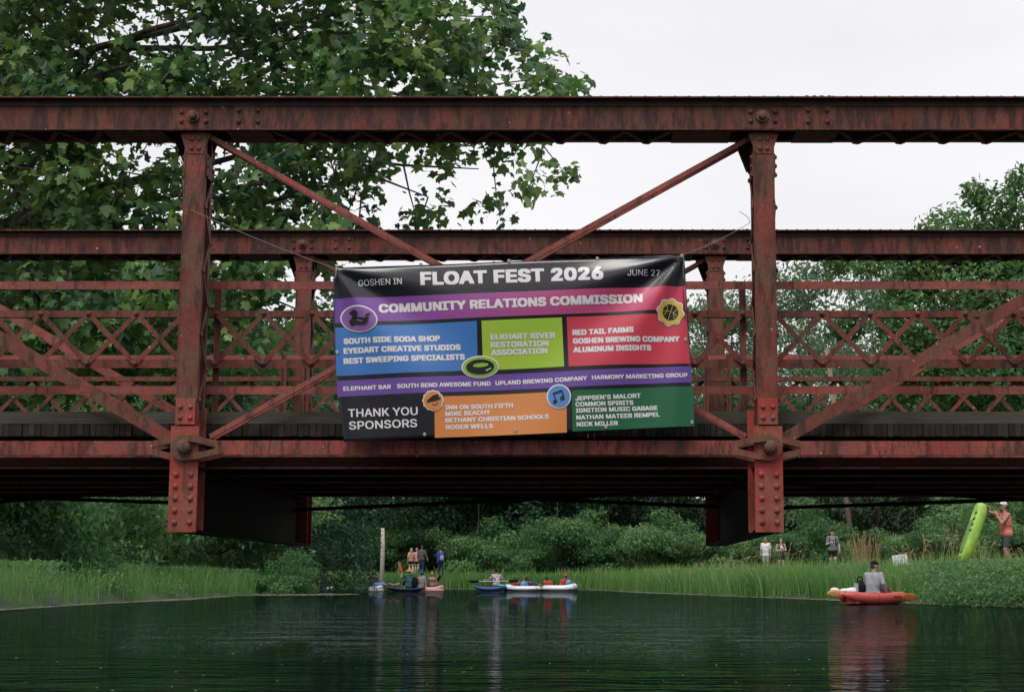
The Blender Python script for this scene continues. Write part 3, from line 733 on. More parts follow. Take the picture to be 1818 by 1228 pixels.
lettering("lettering", [("INN ON SOUTH FIFTH", (564, 795), (884, 782), 21), ("MIKE BEACHY", (564, 825), (777, 815), 21), ("BETHANY CHRISTIAN SCHOOLS", (564, 856), (1055, 836), 21), ("ROGER WELLS", (566, 888), (790, 880), 21)], pn, V_WHT, weight=0.054)
pn = patch("green_panel", V_GRN, [(1164, 703), (1738, 680), (1748, 870), (1167, 897)], LP, 40, 14, banner)
lettering("lettering", [("JEPPSEN'S MALORT", (1181, 752), (1491, 737), 21), ("COMMON SPIRITS", (1181, 780), (1456, 770), 21), ("IGNITION MUSIC GARAGE", (1183, 809), (1571, 795), 21), ("NATHAN MATEER REMPEL", (1185, 842), (1582, 826), 21), ("NICK MILLER", (1187, 874), (1383, 867), 21)], pn, V_WHT, weight=0.054)
def ell_pts(cx, cy, a, b, rot=0.0, n=44, f=None):
    out = []
    for k in range(n):
        th = 2 * math.pi * k / n; r = f(th) if f else 1.0
        x, y = a * r * math.cos(th), b * r * math.sin(th); c, s = math.cos(R(rot)), math.sin(R(rot)); out.append((cx + x * c - y * s, cy + x * s + y * c))
    return out
L1, L2, L3, L4 = 0.009, 0.013, 0.018, 0.022
def emblem(name, mat, outer, inner, marks):
    e = shape(name, V_WHT, [outer], L1, banner, 8); shape("emblem_field", mat, [inner], L2, e, 8)
    for mk, polys, lf in marks: shape("emblem_figure", mk, polys, lf, e, 7 if all(len(q) >= 40 for q in polys) else 0)
z7 = lambda pts: [(( 590 + x / 10.235 - 580) * 2.6735, (520 + y / 10.235 - 430) * 2.6735) for x, y in pts]
duck = z7([(310, 365), (345, 345), (375, 322), (410, 316), (450, 335), (470, 375), (462, 415), (442, 450), (510, 452), (575, 465), (598, 468), (618, 420), (650, 385), (690, 375), (722, 392), (690, 410), (672, 440), (668, 500), (650, 550), (610, 588), (540, 596), (470, 590), (440, 575), (400, 596), (350, 602), (330, 575), (305, 545), (320, 530), (300, 510), (345, 490), (352, 455), (365, 420), (355, 396), (320, 392)])
slit = z7([(440, 488), (500, 492), (565, 515), (580, 530), (520, 528), (460, 510)])
emblem("duck_emblem", V_EMP, ell_pts(154, 365, 90, 63, 6), ell_pts(154, 365, 84, 57, 6), [(V_BLK, [duck], L3), (V_EMP, [slit], L4)])
sc = lambda th: 1 + 0.07 * math.cos(8 * th)
ball = ell_pts(1632, 331, 37, 37)
def arc_band(cx, cy, r, a0, a1, w, n=14):
    o = [(cx + (r + w) * math.cos(R(a0 + (a1 - a0) * k / n)), cy + (r + w) * math.sin(R(a0 + (a1 - a0) * k / n))) for k in range(n + 1)]
    i = [(cx + (r - w) * math.cos(R(a0 + (a1 - a0) * k / n)), cy + (r - w) * math.sin(R(a0 + (a1 - a0) * k / n))) for k in range(n + 1)]
    return o + i[::-1]
def rot_(pts, a=18, c=(1632, 331)): ca, sa = math.cos(R(a)), math.sin(R(a)); return [(c[0] + (x - c[0]) * ca - (y - c[1]) * sa, c[1] + (x - c[0]) * sa + (y - c[1]) * ca) for x, y in pts]
seams = [rot_(arc_band(1586, 331, 29, -54, 54, 1.2)), rot_(arc_band(1678, 331, 29, 126, 234, 1.2)), rot_(arc_band(1632, 391, 62, 237, 303, 1.2)), rot_([(1630.8, 295), (1633.2, 295), (1633.2, 367), (1630.8, 367)])]
emblem("ball_emblem", V_EMY, ell_pts(1632, 331, 64, 64, 10, 96, sc), ell_pts(1632, 331, 58, 58, 10, 96, sc), [(V_BLK, [ball], L3), (V_EMY, seams, 0.027)])
emblem("ring_emblem", V_EML, ell_pts(728, 590, 89, 53, -3), ell_pts(728, 590, 83, 47, -3), [(V_BLK, [ell_pts(728, 590, 66, 35, -3)], L3), (V_EML, [ell_pts(731, 582, 37, 10, -6)], L4), (V_WHT, [[(754, 606), (778, 594), (781, 597), (757, 610)]], L4)])
sb = lambda th: 1 - 0.085 * abs(math.sin(6 * th)) ** 0.7
hat = [(478, 752), (500, 733), (505, 728), (530, 722), (534, 735), (546, 742), (520, 752), (495, 757), (478, 762)]
strap = arc_band(514, 757, 15, 10, 140, 1.5)
emblem("hat_emblem", V_ORG, ell_pts(506, 752, 52, 52, 0, 96, sb), ell_pts(506, 752, 46, 46, 0, 96, sb), [(V_BLK, [hat], L3), (V_BLK, [strap], L3)])
note = [[(1072, 714), (1116, 699), (1119, 708), (1079, 722)], [(1072, 716), (1078, 716), (1092, 752), (1086, 754)], [(1112, 704), (1118, 702), (1129, 734), (1124, 738)], ell_pts(1084, 756, 11, 9, -30), ell_pts(1118, 739, 11, 9, -30)]
emblem("note_emblem", V_EMB, ell_pts(1102, 731, 58, 58), ell_pts(1102, 731, 52, 52), [(V_BLK, [note[0], note[1], note[3]], L3), (V_BLK, [note[2], note[4]], L4)])
for gx, gy in ((446, 103), (865, 88), (1285, 77), (50, 522), (1704, 460), (466, 912), (895, 893), (1325, 875), (1736, 852), (48, 128), (1687, 64)):
    x, z = z4(gx, gy); m = MB(); y = YB + float(folds(x, z)) - 0.006
    m.torus((x, y, z), 0.011, 0.005, (0, 1, 0), 14, 6); m.lathe((x, y + 0.003, z), (0, -1, 0), [(0, 0.008), (0.001, 0.008)], 10)
    link("grommet", m.mesh("grommet", M_BRASS, True, off=BORG), banner)
def cord(name, pts, r, mat, label, cat, group=None, sag=0.0, n=10):
    P = [Vector(p) for p in pts]
    if len(P) == 2:
        a, b = P; P = [a.lerp(b, k / n) - Vector((0, 0, sag * 4 * (k / n) * (1 - k / n))) for k in range(n + 1)]
    o0 = P[0].copy(); m = MB(); m.tube([p - o0 for p in P], r, 5); ob = m.build(name, mat); ob.location = o0
    return tag(ob, label, cat, group)
xl, zl = z4(42, 126); xr, zr = z4(1690, 62)
g1 = Vector((xl, YB - 0.012, zl)); g2 = Vector((xr, YB - 0.012, zr))
cord("tie_cord", [g1, at(338, 372, 14.83)], 0.0030, M_CORD, "pale thin cord stretched up and away from the banner's upper left corner", "cord", sag=0.02)
p2 = at(1331, 396, 14.84)
cord("tie_cord", [g2, p2], 0.0030, M_CORD, "pale thin cord running from the banner's upper right corner to the riveted post", "cord", sag=0.02)
cord("cord_tail", [p2 + Vector((0, -0.01, 0)), at(1329, 387, 14.83), at(1322, 381, 14.82), at(1312, 375, 14.82)], 0.003, M_CORD, "loose end of cord sticking up beside the riveted post", "cord")
cord("cord_tail", [g1 + Vector((0, -0.008, 0.0)), at(597, 484, YB - .02), at(595.5, 493, YB - .02)], 0.006, M_CORD, "short knotted cord end hanging at the banner's upper left corner", "cord")
cord("cord_tail", [g2 + Vector((0.01, -0.01, -0.02)), at(1213, 478, YB - .03), at(1214, 495, YB - .03)], 0.003, M_CORD, "thin cord end hanging down at the banner's upper right corner", "cord")

# ------------------------------------------------------------------ foliage
HALF = np.array([(0, 0.0), (0.20, -0.10), (0.50, 0.05), (0.37, 0.27), (0.60, 0.55), (0.27, 0.60), (0.17, 0.80), (0, 1.05)])
def frames(n, nor, rng, jitter):
    """random leaf frames: normals near nor, direction random in the leaf plane"""
    nn = nor + rng.normal(0, jitter, (n, 3)); nn /= np.linalg.norm(nn, axis=1)[:, None] + 1e-9
    a = rng.normal(0, 1, (n, 3)); a[:, 2] -= 0.5
    d = a - (a * nn).sum(1)[:, None] * nn; d /= np.linalg.norm(d, axis=1)[:, None] + 1e-9
    s = np.cross(nn, d); return nn, d, s
def lobed_leaves(P, nor, size, tint, rng, jitter=0.6, fold=0.28):
    n = len(P); nn, d, s = frames(n, nor, rng, jitter); Vs = []; k = len(HALF)
    for sg in (1, -1):
        for hx, hy in HALF:
            Vs.append(P + size[:, None] * (s * (hx * sg) + d * hy + nn * (-fold * abs(hx) + 0.10 * hy * (1 - hy) - 0.12 * hy * hy)))
    V = np.stack(Vs, 1).reshape(-1, 3); b = np.arange(n)[:, None] * 2 * k
    F = np.concatenate([b + np.arange(k)[None], b + np.arange(2 * k - 1, k - 1, -1)[None]], 0)
    return V, F, np.concatenate([tint, tint])
def small_leaves(P, nor, size, tint, rng, jitter=0.7, aspect=0.5):
    n = len(P); nn, d, s = frames(n, nor, rng, jitter)
    A = P; B = P + size[:, None] * (d * 0.5 + s * aspect * 0.5 + nn * 0.08); C = P + size[:, None] * d - nn * (size * 0.12)[:, None]; D = P + size[:, None] * (d * 0.45 - s * aspect * 0.5 + nn * 0.08)
    V = np.stack([A, B, C, D], 1).reshape(-1, 3); F = np.arange(4 * n).reshape(n, 4)
    return V, F, tint
def lobe_cloud(rng, lobes, n, shell=0.55):
    """points and outward normals on and inside a set of ellipsoid lobes [(centre, radii, tint offset)]"""
    w = np.array([(l[1][0] * l[1][1] + l[1][0] * l[1][2]) for l in lobes]); w = w / w.sum()
    idx = rng.choice(len(lobes), n, p=w); C = np.array([l[0] for l in lobes])[idx]; Rr = np.array([l[1] for l in lobes])[idx]; T = np.array([l[2] for l in lobes])[idx]
    u = rng.normal(0, 1, (n, 3)); u /= np.linalg.norm(u, axis=1)[:, None]
    r = np.where(rng.random(n) < shell, rng.normal(0.95, 0.10, n), rng.random(n) ** 0.5)
    # ragged outline: clump the directions
    q = np.sin(u[:, 0] * 7 + idx) * np.sin(u[:, 1] * 8 + 2 * idx) * np.sin(u[:, 2] * 7.5 + 3 * idx); r = r * (1 + 0.34 * q)
    P = C + u * Rr * r[:, None]; nor = u * 0.9 + np.array([0, 0, 0.45])
    tint = np.clip(0.45 + T + rng.normal(0, 0.16, n) + 0.0 * r, 0, 1)
    return P, nor, tint
def crown_lobes(rng, H, W, n, base=0.25, round_=1.0):
    lobes = []
    for k in range(n):
        t = rng.random() ** 0.8; zz = H * (base + (1 - base) * t)
        prof = math.sin(math.pi * min(1, max(0.08, (0.12 + 0.88 * t)))) ** 0.6 if round_ else 1 - t
        rad = W * prof * (0.35 + 0.65 * rng.random() ** 0.5) * 0.75; an = rng.random() * 2 * math.pi
        s = W * rng.uniform(0.22, 0.42)
        lobes.append(((rad * math.cos(an), rad * math.sin(an), zz - s * 0.3), (s * rng.uniform(0.9, 1.4), s * rng.uniform(0.9, 1.4), s * rng.uniform(0.6, 0.95)), rng.normal(0, 0.14)))
    return lobes
def trunk_mesh(name, mat, H, r0, lobes, rng, lean=(0, 0), top=0.9, limbs=7):
    m = MB(); pts = [Vector((lean[0] * t * t, lean[1] * t * t, H * top * t)) + Vector((rng.normal(0, .04 * r0 * 8), rng.normal(0, .04 * r0 * 8), 0)) * (0 if t == 0 else 1) for t in np.linspace(0, 1, 7)]
    m.tube(pts, [r0 * (1 - 0.85 * t) for t in np.linspace(0, 1, 7)], 8)
    for l in lobes[:limbs]:
        c = Vector(l[0]); t = max(0.15, min(0.85, (c.z / H) * 0.7)); b = pts[int(t * 6)]
        mid = b.lerp(c, 0.5) + Vector((0, 0, -0.05 * H * 0.3)); rr = r0 * (1 - 0.8 * t) * 0.5
        m.tube([b, mid, c], [rr, rr * 0.6, rr * 0.2], 5)
    return m.mesh(name, mat, True)
def tree_kind(seed, H, W, nl, n, leaf, mat, base=0.25, r0=0.2, shell=0.6, aspect=0.55, jitter=0.7, lobes=None, limbs=8, bark=None):
    rng = np.random.default_rng(seed); lobes = lobes or crown_lobes(rng, H, W, nl, base)
    P, nor, tint = lobe_cloud(rng, lobes, n, shell)
    V, F, T = small_leaves(P, nor, leaf * rng.uniform(0.6, 1.3, n), tint, rng, jitter, aspect)
    return mesh_np("crown", V, 4, F, mat, T), trunk_mesh("trunk", bark or M_BARK, H, r0, lobes, rng, limbs=limbs)
def place_tree(name, kind, label, cat, loc, rz=0, sc=1.0, group=None):
    t = thing(name, label, cat, loc, rz, group); t.scale = (sc, sc, sc)
    link("crown", kind[0], t); link("trunk", kind[1], t); return t

# --- the big sycamore behind the bridge on the left bank
def sycamore():
    rng = np.random.default_rng(11)
    edge_v = [-420, -300, -100, 0, 60, 100, 160, 185, 215, 250, 290, 350, 400, 450, 480, 520, 760]
    edge_u = [500, 700, 860, 912, 915, 975, 1035, 990, 985, 985, 1022, 985, 925, 800, 610, 590, 585]
    gaps = [(735, 300, 60, 34), (665, 385, 45, 22), (790, 405, 40, 22), (905, 300, 45, 30), (590, 330, 26, 20), (935, 395, 40, 26), (700, 335, 40, 30), (860, 350, 26, 20), (640, 62, 22, 14), (560, 185, 14, 10),
            (250, 75, 45, 26), (340, 85, 26, 12), (230, 140, 24, 18), (250, 290, 30, 16), (440, 340, 22, 12), (180, 175, 24, 8), (800, 150, 14, 12), (525, 400, 24, 14), (880, 90, 14, 14)]
    cl = []
    while len(cl) < 1120:
        u, v = rng.uniform(-420, 1050), rng.uniform(-420, 700)
        e = np.interp(v, edge_v, edge_u)
        if u > e - 10: continue
        den = 1.0
        if v > 240: den = 0.78 if u < 600 else 0.46
        if v > 480: den = 0.75
        if e - u < 130: den *= 0.75
        if any(((u - a) / c) ** 2 + ((v - b) / d) ** 2 < 1.3 for a, b, c, d in gaps): den *= 0.02
        if rng.random() > den: continue
        Y = rng.uniform(23.0, 29.5); cl.append((at(u, v, Y), min(1.0, (e - u) / 120)))
    base = Vector((-13.2, 27.0, gz(-13.2, 27.0) - 0.1))
    t = thing("sycamore_tree", "big sycamore with broad lobed leaves reaching over behind the bridge's top chord", "tree", base)
    m = MB(); trunk = [base, base + Vector((0.3, 0, 3)), base + Vector((0.9, -.1, 6)), base + Vector((1.6, 0, 9)), base + Vector((2.0, 0.2, 12))]
    m.tube(trunk, [0.48, 0.40, 0.33, 0.24, 0.14], 10)
    limbs = []
    ends = [(560, 40, 25.5), (700, 60, 27), (860, 30, 26), (880, 150, 25), (780, -150, 27), (620, 330, 26), (760, 350, 25.5), (850, 300, 27), (540, 420, 26), (500, 560, 26.5), (330, 120, 25), (250, 250, 28), (200, -50, 26), (420, -250, 27), (120, 400, 27), (650, 200, 28.5)]
    for i, (u, v, Y) in enumerate(ends):
        e = at(u, v, Y); f = 0.18 + 0.75 * min(1, max(0, (e.z - 1.0) / 12)); k = min(3.99, f * 4 - 0.6); k = max(0.6, k); b = trunk[int(k)].lerp(trunk[int(k) + 1], k % 1)
        pts = []
        for s in np.linspace(0, 1, 9):
            p = b.lerp(e, s) + Vector((0, 0, 0.9 * math.sin(math.pi * s))) + Vector(rng.normal(0, 0.20, 3)) * (1 if 0 < s < 1 else 0); pts.append(p)
        m.tube(pts, [0.085 * (1 - s) ** 0.8 + 0.009 for s in np.linspace(0, 1, 9)], 7); limbs += pts[2:]
    LA = np.array([tuple(p) for p in limbs]); nodes_ = LA.copy()
    order = sorted(range(len(cl)), key=lambda i: np.linalg.norm(LA - np.array(cl[i][0]), axis=1).min())
    for i in order:
        c = np.array(cl[i][0]); dd = np.linalg.norm(nodes_ - c, axis=1); j = dd.argmin(); a = nodes_[j]
        mid = (a + c) / 2 + rng.normal(0, 0.07, 3) + np.array([0, 0, 0.05 * dd[j]])
        r0 = 0.010 + 0.007 * min(2.0, dd[j])
        m.tube([a, mid, c], [r0, r0 * 0.75, 0.006], 4, False); nodes_ = np.vstack([nodes_, mid, c])
    Ps = []; Ns = []; Ts = []; Ss = []
    for c, ed in cl:
        k = int(rng.integers(32, 58)); off = rng.normal(0, 1, (k, 3)) * np.array([0.24, 0.32, 0.19]) * (0.7 + 0.3 * ed); P = np.array(c) + off
        ct = rng.normal(0, 0.20); Ps.append(P); Ns.append(np.tile([0.05, -0.45, 0.65], (k, 1)) + off * 0.9)
        Ts.append(np.clip(rng.normal(0.42 + ct, 0.24, k), 0, 1)); Ss.append(0.075 + 0.145 * rng.random(k) ** 1.3)
    P = np.vstack(Ps); V, F, T = lobed_leaves(P, np.vstack(Ns), np.concatenate(Ss), np.concatenate(Ts), rng, 0.72)
    off = np.array(base)
    link("crown", mesh_np("crown", V - off, len(HALF), F, M_SYC, T), t)
    link("trunk", m.mesh("trunk", M_PALEBARK, True, off=tuple(base)), t)
sycamore()

# --- woodland behind
KW = [tree_kind(21, 19, 6.0, 22, 30000, 0.40, M_WOODS, 0.12, 0.26), tree_kind(22, 23, 6.5, 24, 32000, 0.40, M_WOODS, 0.12, 0.3), tree_kind(23, 16, 6.0, 18, 28000, 0.40, M_SHRUB, 0.08, 0.24)]
KA = [tree_kind(31, 22, 6.0, 26, 9500, 0.34, M_AIRY, 0.2, 0.2, 0.45), tree_kind(32, 20, 5.6, 24, 9000, 0.34, M_AIRY, 0.2, 0.2, 0.45)]
def get_np(me):
    V = np.empty(len(me.vertices) * 3, np.float32); me.vertices.foreach_get("co", V); T = np.empty(len(me.polygons), np.float32); me.attributes["tint"].data.foreach_get("value", T); return V.reshape(-1, 3), T
def woods():
    """the mass of the far wood: one object"""
    rng = np.random.default_rng(5); Vs = []; Ts = []; spots = []
    for u in range(-260, 2300, 78):
        for Y, h in ((116, 0.80), (128, 0.95), (142, 1.08)):
            spots.append((u + rng.uniform(-36, 36), Y + rng.uniform(-5, 5), h))
    gap = lambda u: 0.70 if 1200 < u < 1620 else 1.0
    cache = [get_np(k[0]) for k in KW]; tr = [get_np(k[1]) for k in KW]
    tvs = MB()
    for u, Y, h in spots:
        i = int(rng.integers(0, 3)); V, T = cache[i]; s = h * gap(u) * rng.uniform(0.85, 1.08); a = rng.uniform(0, 6.28); c, sn = math.cos(a), math.sin(a)
        keep = np.repeat(rng.random(len(T)) < 0.36, 4); W = V[keep] * s; x = (u - UP) / FPX * Y
        Vs.append(np.column_stack([W[:, 0] * c - W[:, 1] * sn + x, W[:, 0] * sn + W[:, 1] * c + Y, W[:, 2] + gz(x, Y) - 0.6])); Ts.append(np.clip(T[keep[::4]] + rng.normal(0, 0.12), 0, 1))
    V = np.vstack(Vs); T = np.concatenate(Ts)
    o = link("distant_woods", mesh_np("distant_woods", V, 4, np.arange(len(V)).reshape(-1, 4), M_WOODS, T)); tag(o, "dense dark green woodland closing the view beyond the far bank", "woods", kind="stuff")
woods()
def added_woods_behind():
    """unseen trees added behind the camera to darken what the banner mirrors"""
    rng = np.random.default_rng(15); Vs = []; Ts = []
    for k in range(22):
        an = R(-168 + 156 * k / 21); rr = rng.uniform(34, 46); V, T = get_np(KW[int(rng.integers(0, 3))][0]); keep = np.repeat(rng.random(len(T)) < 0.4, 4); W = V[keep] * rng.uniform(0.75, 1.0); x, y = rr * math.cos(an), rr * math.sin(an) - 6
        Vs.append(W + np.array([x, y, 0.4])); Ts.append(T[keep[::4]])
    V = np.vstack(Vs); o = link("added_unseen_woods", mesh_np("added_unseen_woods", V, 4, np.arange(len(V)).reshape(-1, 4), M_WOODS, np.concatenate(Ts))); tag(o, "unseen dark woodland added behind the camera for contrast in reflections", "woods", kind="stuff")
added_woods_behind()
def base_at(u, Y, dz=-0.1): x = (u - UP) / FPX * Y; return (x, Y, gz(x, Y) + dz)
place_tree("airy_tree", KA[0], "thin-crowned pale tree with sky showing through, just right of the riveted post", "tree", base_at(1440, 104), 0.4, 0.93)
place_tree("airy_tree", KA[1], "pale loose-leaved tree between the two railings' lattice, left of the leaning pole", "tree", base_at(1300, 108), 1.9, 1.0)
place_tree("airy_tree", KA[0], "pale open-crowned tree right of the leaning pole, below the far top chord", "tree", base_at(1555, 110), 3.6, 0.94)
rng = np.random.default_rng(77)
olb = [((0, 0, 13.5), (3.2, 3.2, 3.2), 0.1), ((-3.6, 0, 12.0), (2.2, 2.2, 2.0), 0.0), ((-1.6, -0.5, 16.4), (1.9, 1.9, 1.7), 0.05), ((1.2, 0, 17.6), (1.6, 1.6, 1.7), -0.05), ((3.4, 0.5, 15.0), (2.4, 2.4, 2.0), -0.15),
       ((-4.4, 0.5, 9.2), (1.8, 2.0, 1.7), -0.12), ((0.2, -1.2, 9.8), (3.4, 3.0, 2.4), -0.1), ((4.5, 0, 11.0), (2.6, 2.6, 2.6), -0.05), ((-4.0, 0.2, 14.3), (1.1, 1.1, 1.5), 0.0), ((-0.2, 0, 18.6), (0.8, 0.8, 1.0), 0), ((1.9, 0, 19.3), (0.6, 0.6, 1.0), -0.05), ((3.6, 0, 18.2), (0.7, 0.7, 1.1), -0.05), ((-2.8, 0, 7.0), (2.4, 2.2, 1.6), -0.15), ((3, 0, 7.2), (3, 2.5, 2), -0.15), ((-1, 0, 4.6), (3.0, 2.5, 1.6), -0.15)]
olb = [(c, r_, d_) for c, r_, d_ in olb if c[2] > 8]
olb = [(c, tuple(x * 0.80 for x in r_), d_ * 1.6) for c, r_, d_ in olb] + [((rng.normal(0, 3.2), rng.normal(0, 1.5), rng.uniform(8.5, 17)), (0.9, 0.9, 0.75), rng.normal(0, 0.2)) for _ in range(26)]
KO = tree_kind(41, 19, 6, 0, 36000, 0.29, M_OAK, 0.2, 0.34, 0.6, 0.6, 0.7, olb, 14)
olb = None
place_tree("broadleaf_tree", KO, "tall bright green tree rising above the far top chord at the bridge's right", "tree", base_at(1756, 75), 0.0, 0.95)
place_tree("woodland_tree", KW[2], "dark leafy tree beneath the tall bright crown at the bridge's right", "tree", base_at(1790, 92), 1.1, 0.95)
# shrubs along the far bank
def shrub_lobes(seed):
    rng = np.random.default_rng(seed + 500); out = []
    for k in range(34):
        a = rng.random() * 6.28; r = 2.6 * rng.random() ** 0.6; z = rng.uniform(0.4, 4.4) * (1 - 0.12 * r * r / 2.6) * (0.75 + 0.25 * math.sin(3 * a + seed)); sz = rng.uniform(0.38, 0.85)
        out.append(((r * math.cos(a), r * math.sin(a), max(0.3, z)), (sz * rng.uniform(1, 1.6), sz * rng.uniform(1, 1.6), sz * rng.uniform(0.45, 0.8)), rng.normal(0, 0.22)))
    return out
KS = [tree_kind(51 + k, 4.6, 3.2, 30, 13000, 0.20, M_SHRUB, 0.05, 0.07, 0.6, 0.42, 0.7, shrub_lobes(51 + k), 14) for k in range(3)]
for u, Y, k, s, rz, lab in ((990, 107, 0, 1.32, 0.3, "largest bright green shrub on the far bank, above the white inflatable rafts"),
                            (850, 111, 1, 1.15, 1.2, "rounded green shrub on the far bank behind the walker in blue"),
                            (925, 105, 2, 0.72, 2.0, "low green bush on the far bank between two taller shrubs"),
                            (715, 114, 2, 1.15, 4.0, "green shrub on the far bank beside the pale pole"),
                            (1195, 97, 1, 1.15, 2.6, "green shrub half hidden behind the floor beam at the right post"),
                            (1080, 106, 0, 0.95, 5.0, "darker shrub on the far bank right of the largest bright one"),
                            (1440, 88, 2, 0.95, 0.7, "leafy shrub on the right bank behind the walker with the phone"),
                            (1385, 86, 0, 0.75, 3.3, "small leafy bush behind the woman in grey on the right bank"),
                            (1620, 62, 1, 0.60, 1.0, "low leafy bush behind the small white sign"),
                            (1690, 55, 2, 0.55, 2.3, "small leafy bush among seed heads beside the green kayak"),
                            (1840, 60, 0, 0.95, 2.9, "dark bush at the right bank behind the man in coral")):
    place_tree("shrub", KS[k], lab, "shrub", base_at(u, Y), rz, s, "shrubs on the banks")
# willow on the left bank
def willow():
    rng = np.random.default_rng(61); b = Vector(base_at(520, 82)); Ps = []; Ns = []; Ts = []
    sprays = []
    for k in range(420):
        a = rng.random() * 6.28; r = 4.4 * rng.random() ** 0.55; h = 0.8 + 9.5 * rng.random() ** 0.9
        if h < 4 and r < 1.2 and rng.random() < 0.5: continue
        sprays.append((r * math.cos(a), r * math.sin(a), h, rng.normal(0, 0.1)))
    for x, y, h, tt in sprays:
        n = 46; L = min(h - 0.15, rng.uniform(1.1, 2.6)); t = rng.random(n); dr = np.array([x, y]) / (math.hypot(x, y) + 0.3) * 0.5
        P = np.column_stack([x + dr[0] * t + rng.normal(0, 0.20, n), y + dr[1] * t + rng.normal(0, 0.20, n), h - L * t * t + rng.normal(0, 0.10, n)]); Ps.append(P)
        Ns.append(np.column_stack([np.full(n, x * 0.15), np.full(n, y * 0.15), np.full(n, 0.7)])); Ts.append(np.clip(0.4 + tt + rng.normal(0, 0.16, n), 0, 1))
    P = np.vstack(Ps); P[:, 2] = np.maximum(P[:, 2], 0.05); n = len(P); V, F, T = small_leaves(P, np.vstack(Ns), rng.uniform(0.14, 0.34, n), np.concatenate(Ts), rng, 0.7, 0.32)
    t = thing("willow_tree", "dark drooping tree leaning over the water at the left bank", "tree", b)
    link("crown", mesh_np("crown", V, 4, F, M_WILLOW, T), t); m = MB()
    m.tube([(0, 0, -0.2), (0.3, 0, 2), (0.2, 0, 5), (0.5, 0, 9)], [0.3, 0.25, 0.18, 0.06], 8)
    for s in sprays[:60]: m.tube([(0.25, 0, s[2] * 0.6), (s[0] * .5, s[1] * .5, s[2] * 0.95), (s[0], s[1], s[2])], [0.06, 0.04, 0.015], 5, False)
    link("trunk", m.mesh("trunk", M_BARK, True), t)
willow()
for u, Y, k, s, rz, lab in ((395, 74, 0, 1.5, 0.2, "bushy shrub at the left bank's edge, left of the drooping dark tree"), (250, 62, 1, 1.5, 1.5, "broad shrub on the left bank under the bridge"), (90, 52, 2, 1.4, 2.5, "leafy shrub on the left bank nearest the bridge"), (-60, 44, 0, 1.2, 0.9, "shrub on the left bank close to the big sycamore"), (500, 70, 2, 0.55, 2.2, "low scrubby bush at the waterline below the drooping tree")):
    place_tree("shrub", KS[k], lab, "shrub", base_at(u, Y), rz, s, "shrubs on the banks")
for u, Y, k, s, rz, lab in ((330, 84, 2, 0.95, 0.2, "leafy tree on the left bank behind the bridge's left panel"), (80, 74, 0, 0.9, 1.5, "tall dark tree on the left bank behind the sycamore"), (-180, 62, 1, 0.7, 2.5, "dark tree at the far left of the left bank")):
    place_tree("bank_tree", KW[k], lab, "tree", base_at(u, Y), rz, s, "trees on the left bank")

# --- grass, weeds, seed heads, scum
def blades(P, h, w, tint, rng, lean=0.55):
    n = len(P); a = rng.random(n) * 2 * math.pi; s = np.column_stack([np.cos(a), np.sin(a), np.zeros(n)]); b = rng.random(n) * 2 * math.pi; L = np.column_stack([np.cos(b), np.sin(b), np.zeros(n)]) * (lean * rng.random(n) * h)[:, None]
    up = np.array([0, 0, 1.0]); z = np.zeros(n)
    A = P - s * w[:, None]; B = P + s * w[:, None]; M = P + L * 0.3 + up * (h * 0.55)[:, None]; C = M + s * (w * 0.8)[:, None]; D = M - s * (w * 0.8)[:, None]; E = P + L + up * h[:, None]; E2 = E + s * (w * 0.15)[:, None]
    V = np.stack([A, B, C, D, E2, E], 1).reshape(-1, 3); i = np.arange(n)[:, None] * 6
    F = np.concatenate([i + np.array([[0, 1, 2, 3]]), i + np.array([[3, 2, 4, 5]])], 0); return V, F, np.concatenate([tint, tint])
def bank_points(rng, n, x0, x1, y0, y1, d0, d1, power=1.0):
    out = []; tot = 0
    while tot < n:
        P = np.column_stack([rng.uniform(x0, x1, n), y0 + (y1 - y0) * rng.random(n) ** power]); d = signed(P); P = P[(d > d0) & (d < d1)]
        a = P[:, 0] / P[:, 1]; P = P[(a > -0.60) & (a < 0.62)]
        if len(P) == 0: continue
        out.append(P); tot += len(P)
    return np.vstack(out)[:n]
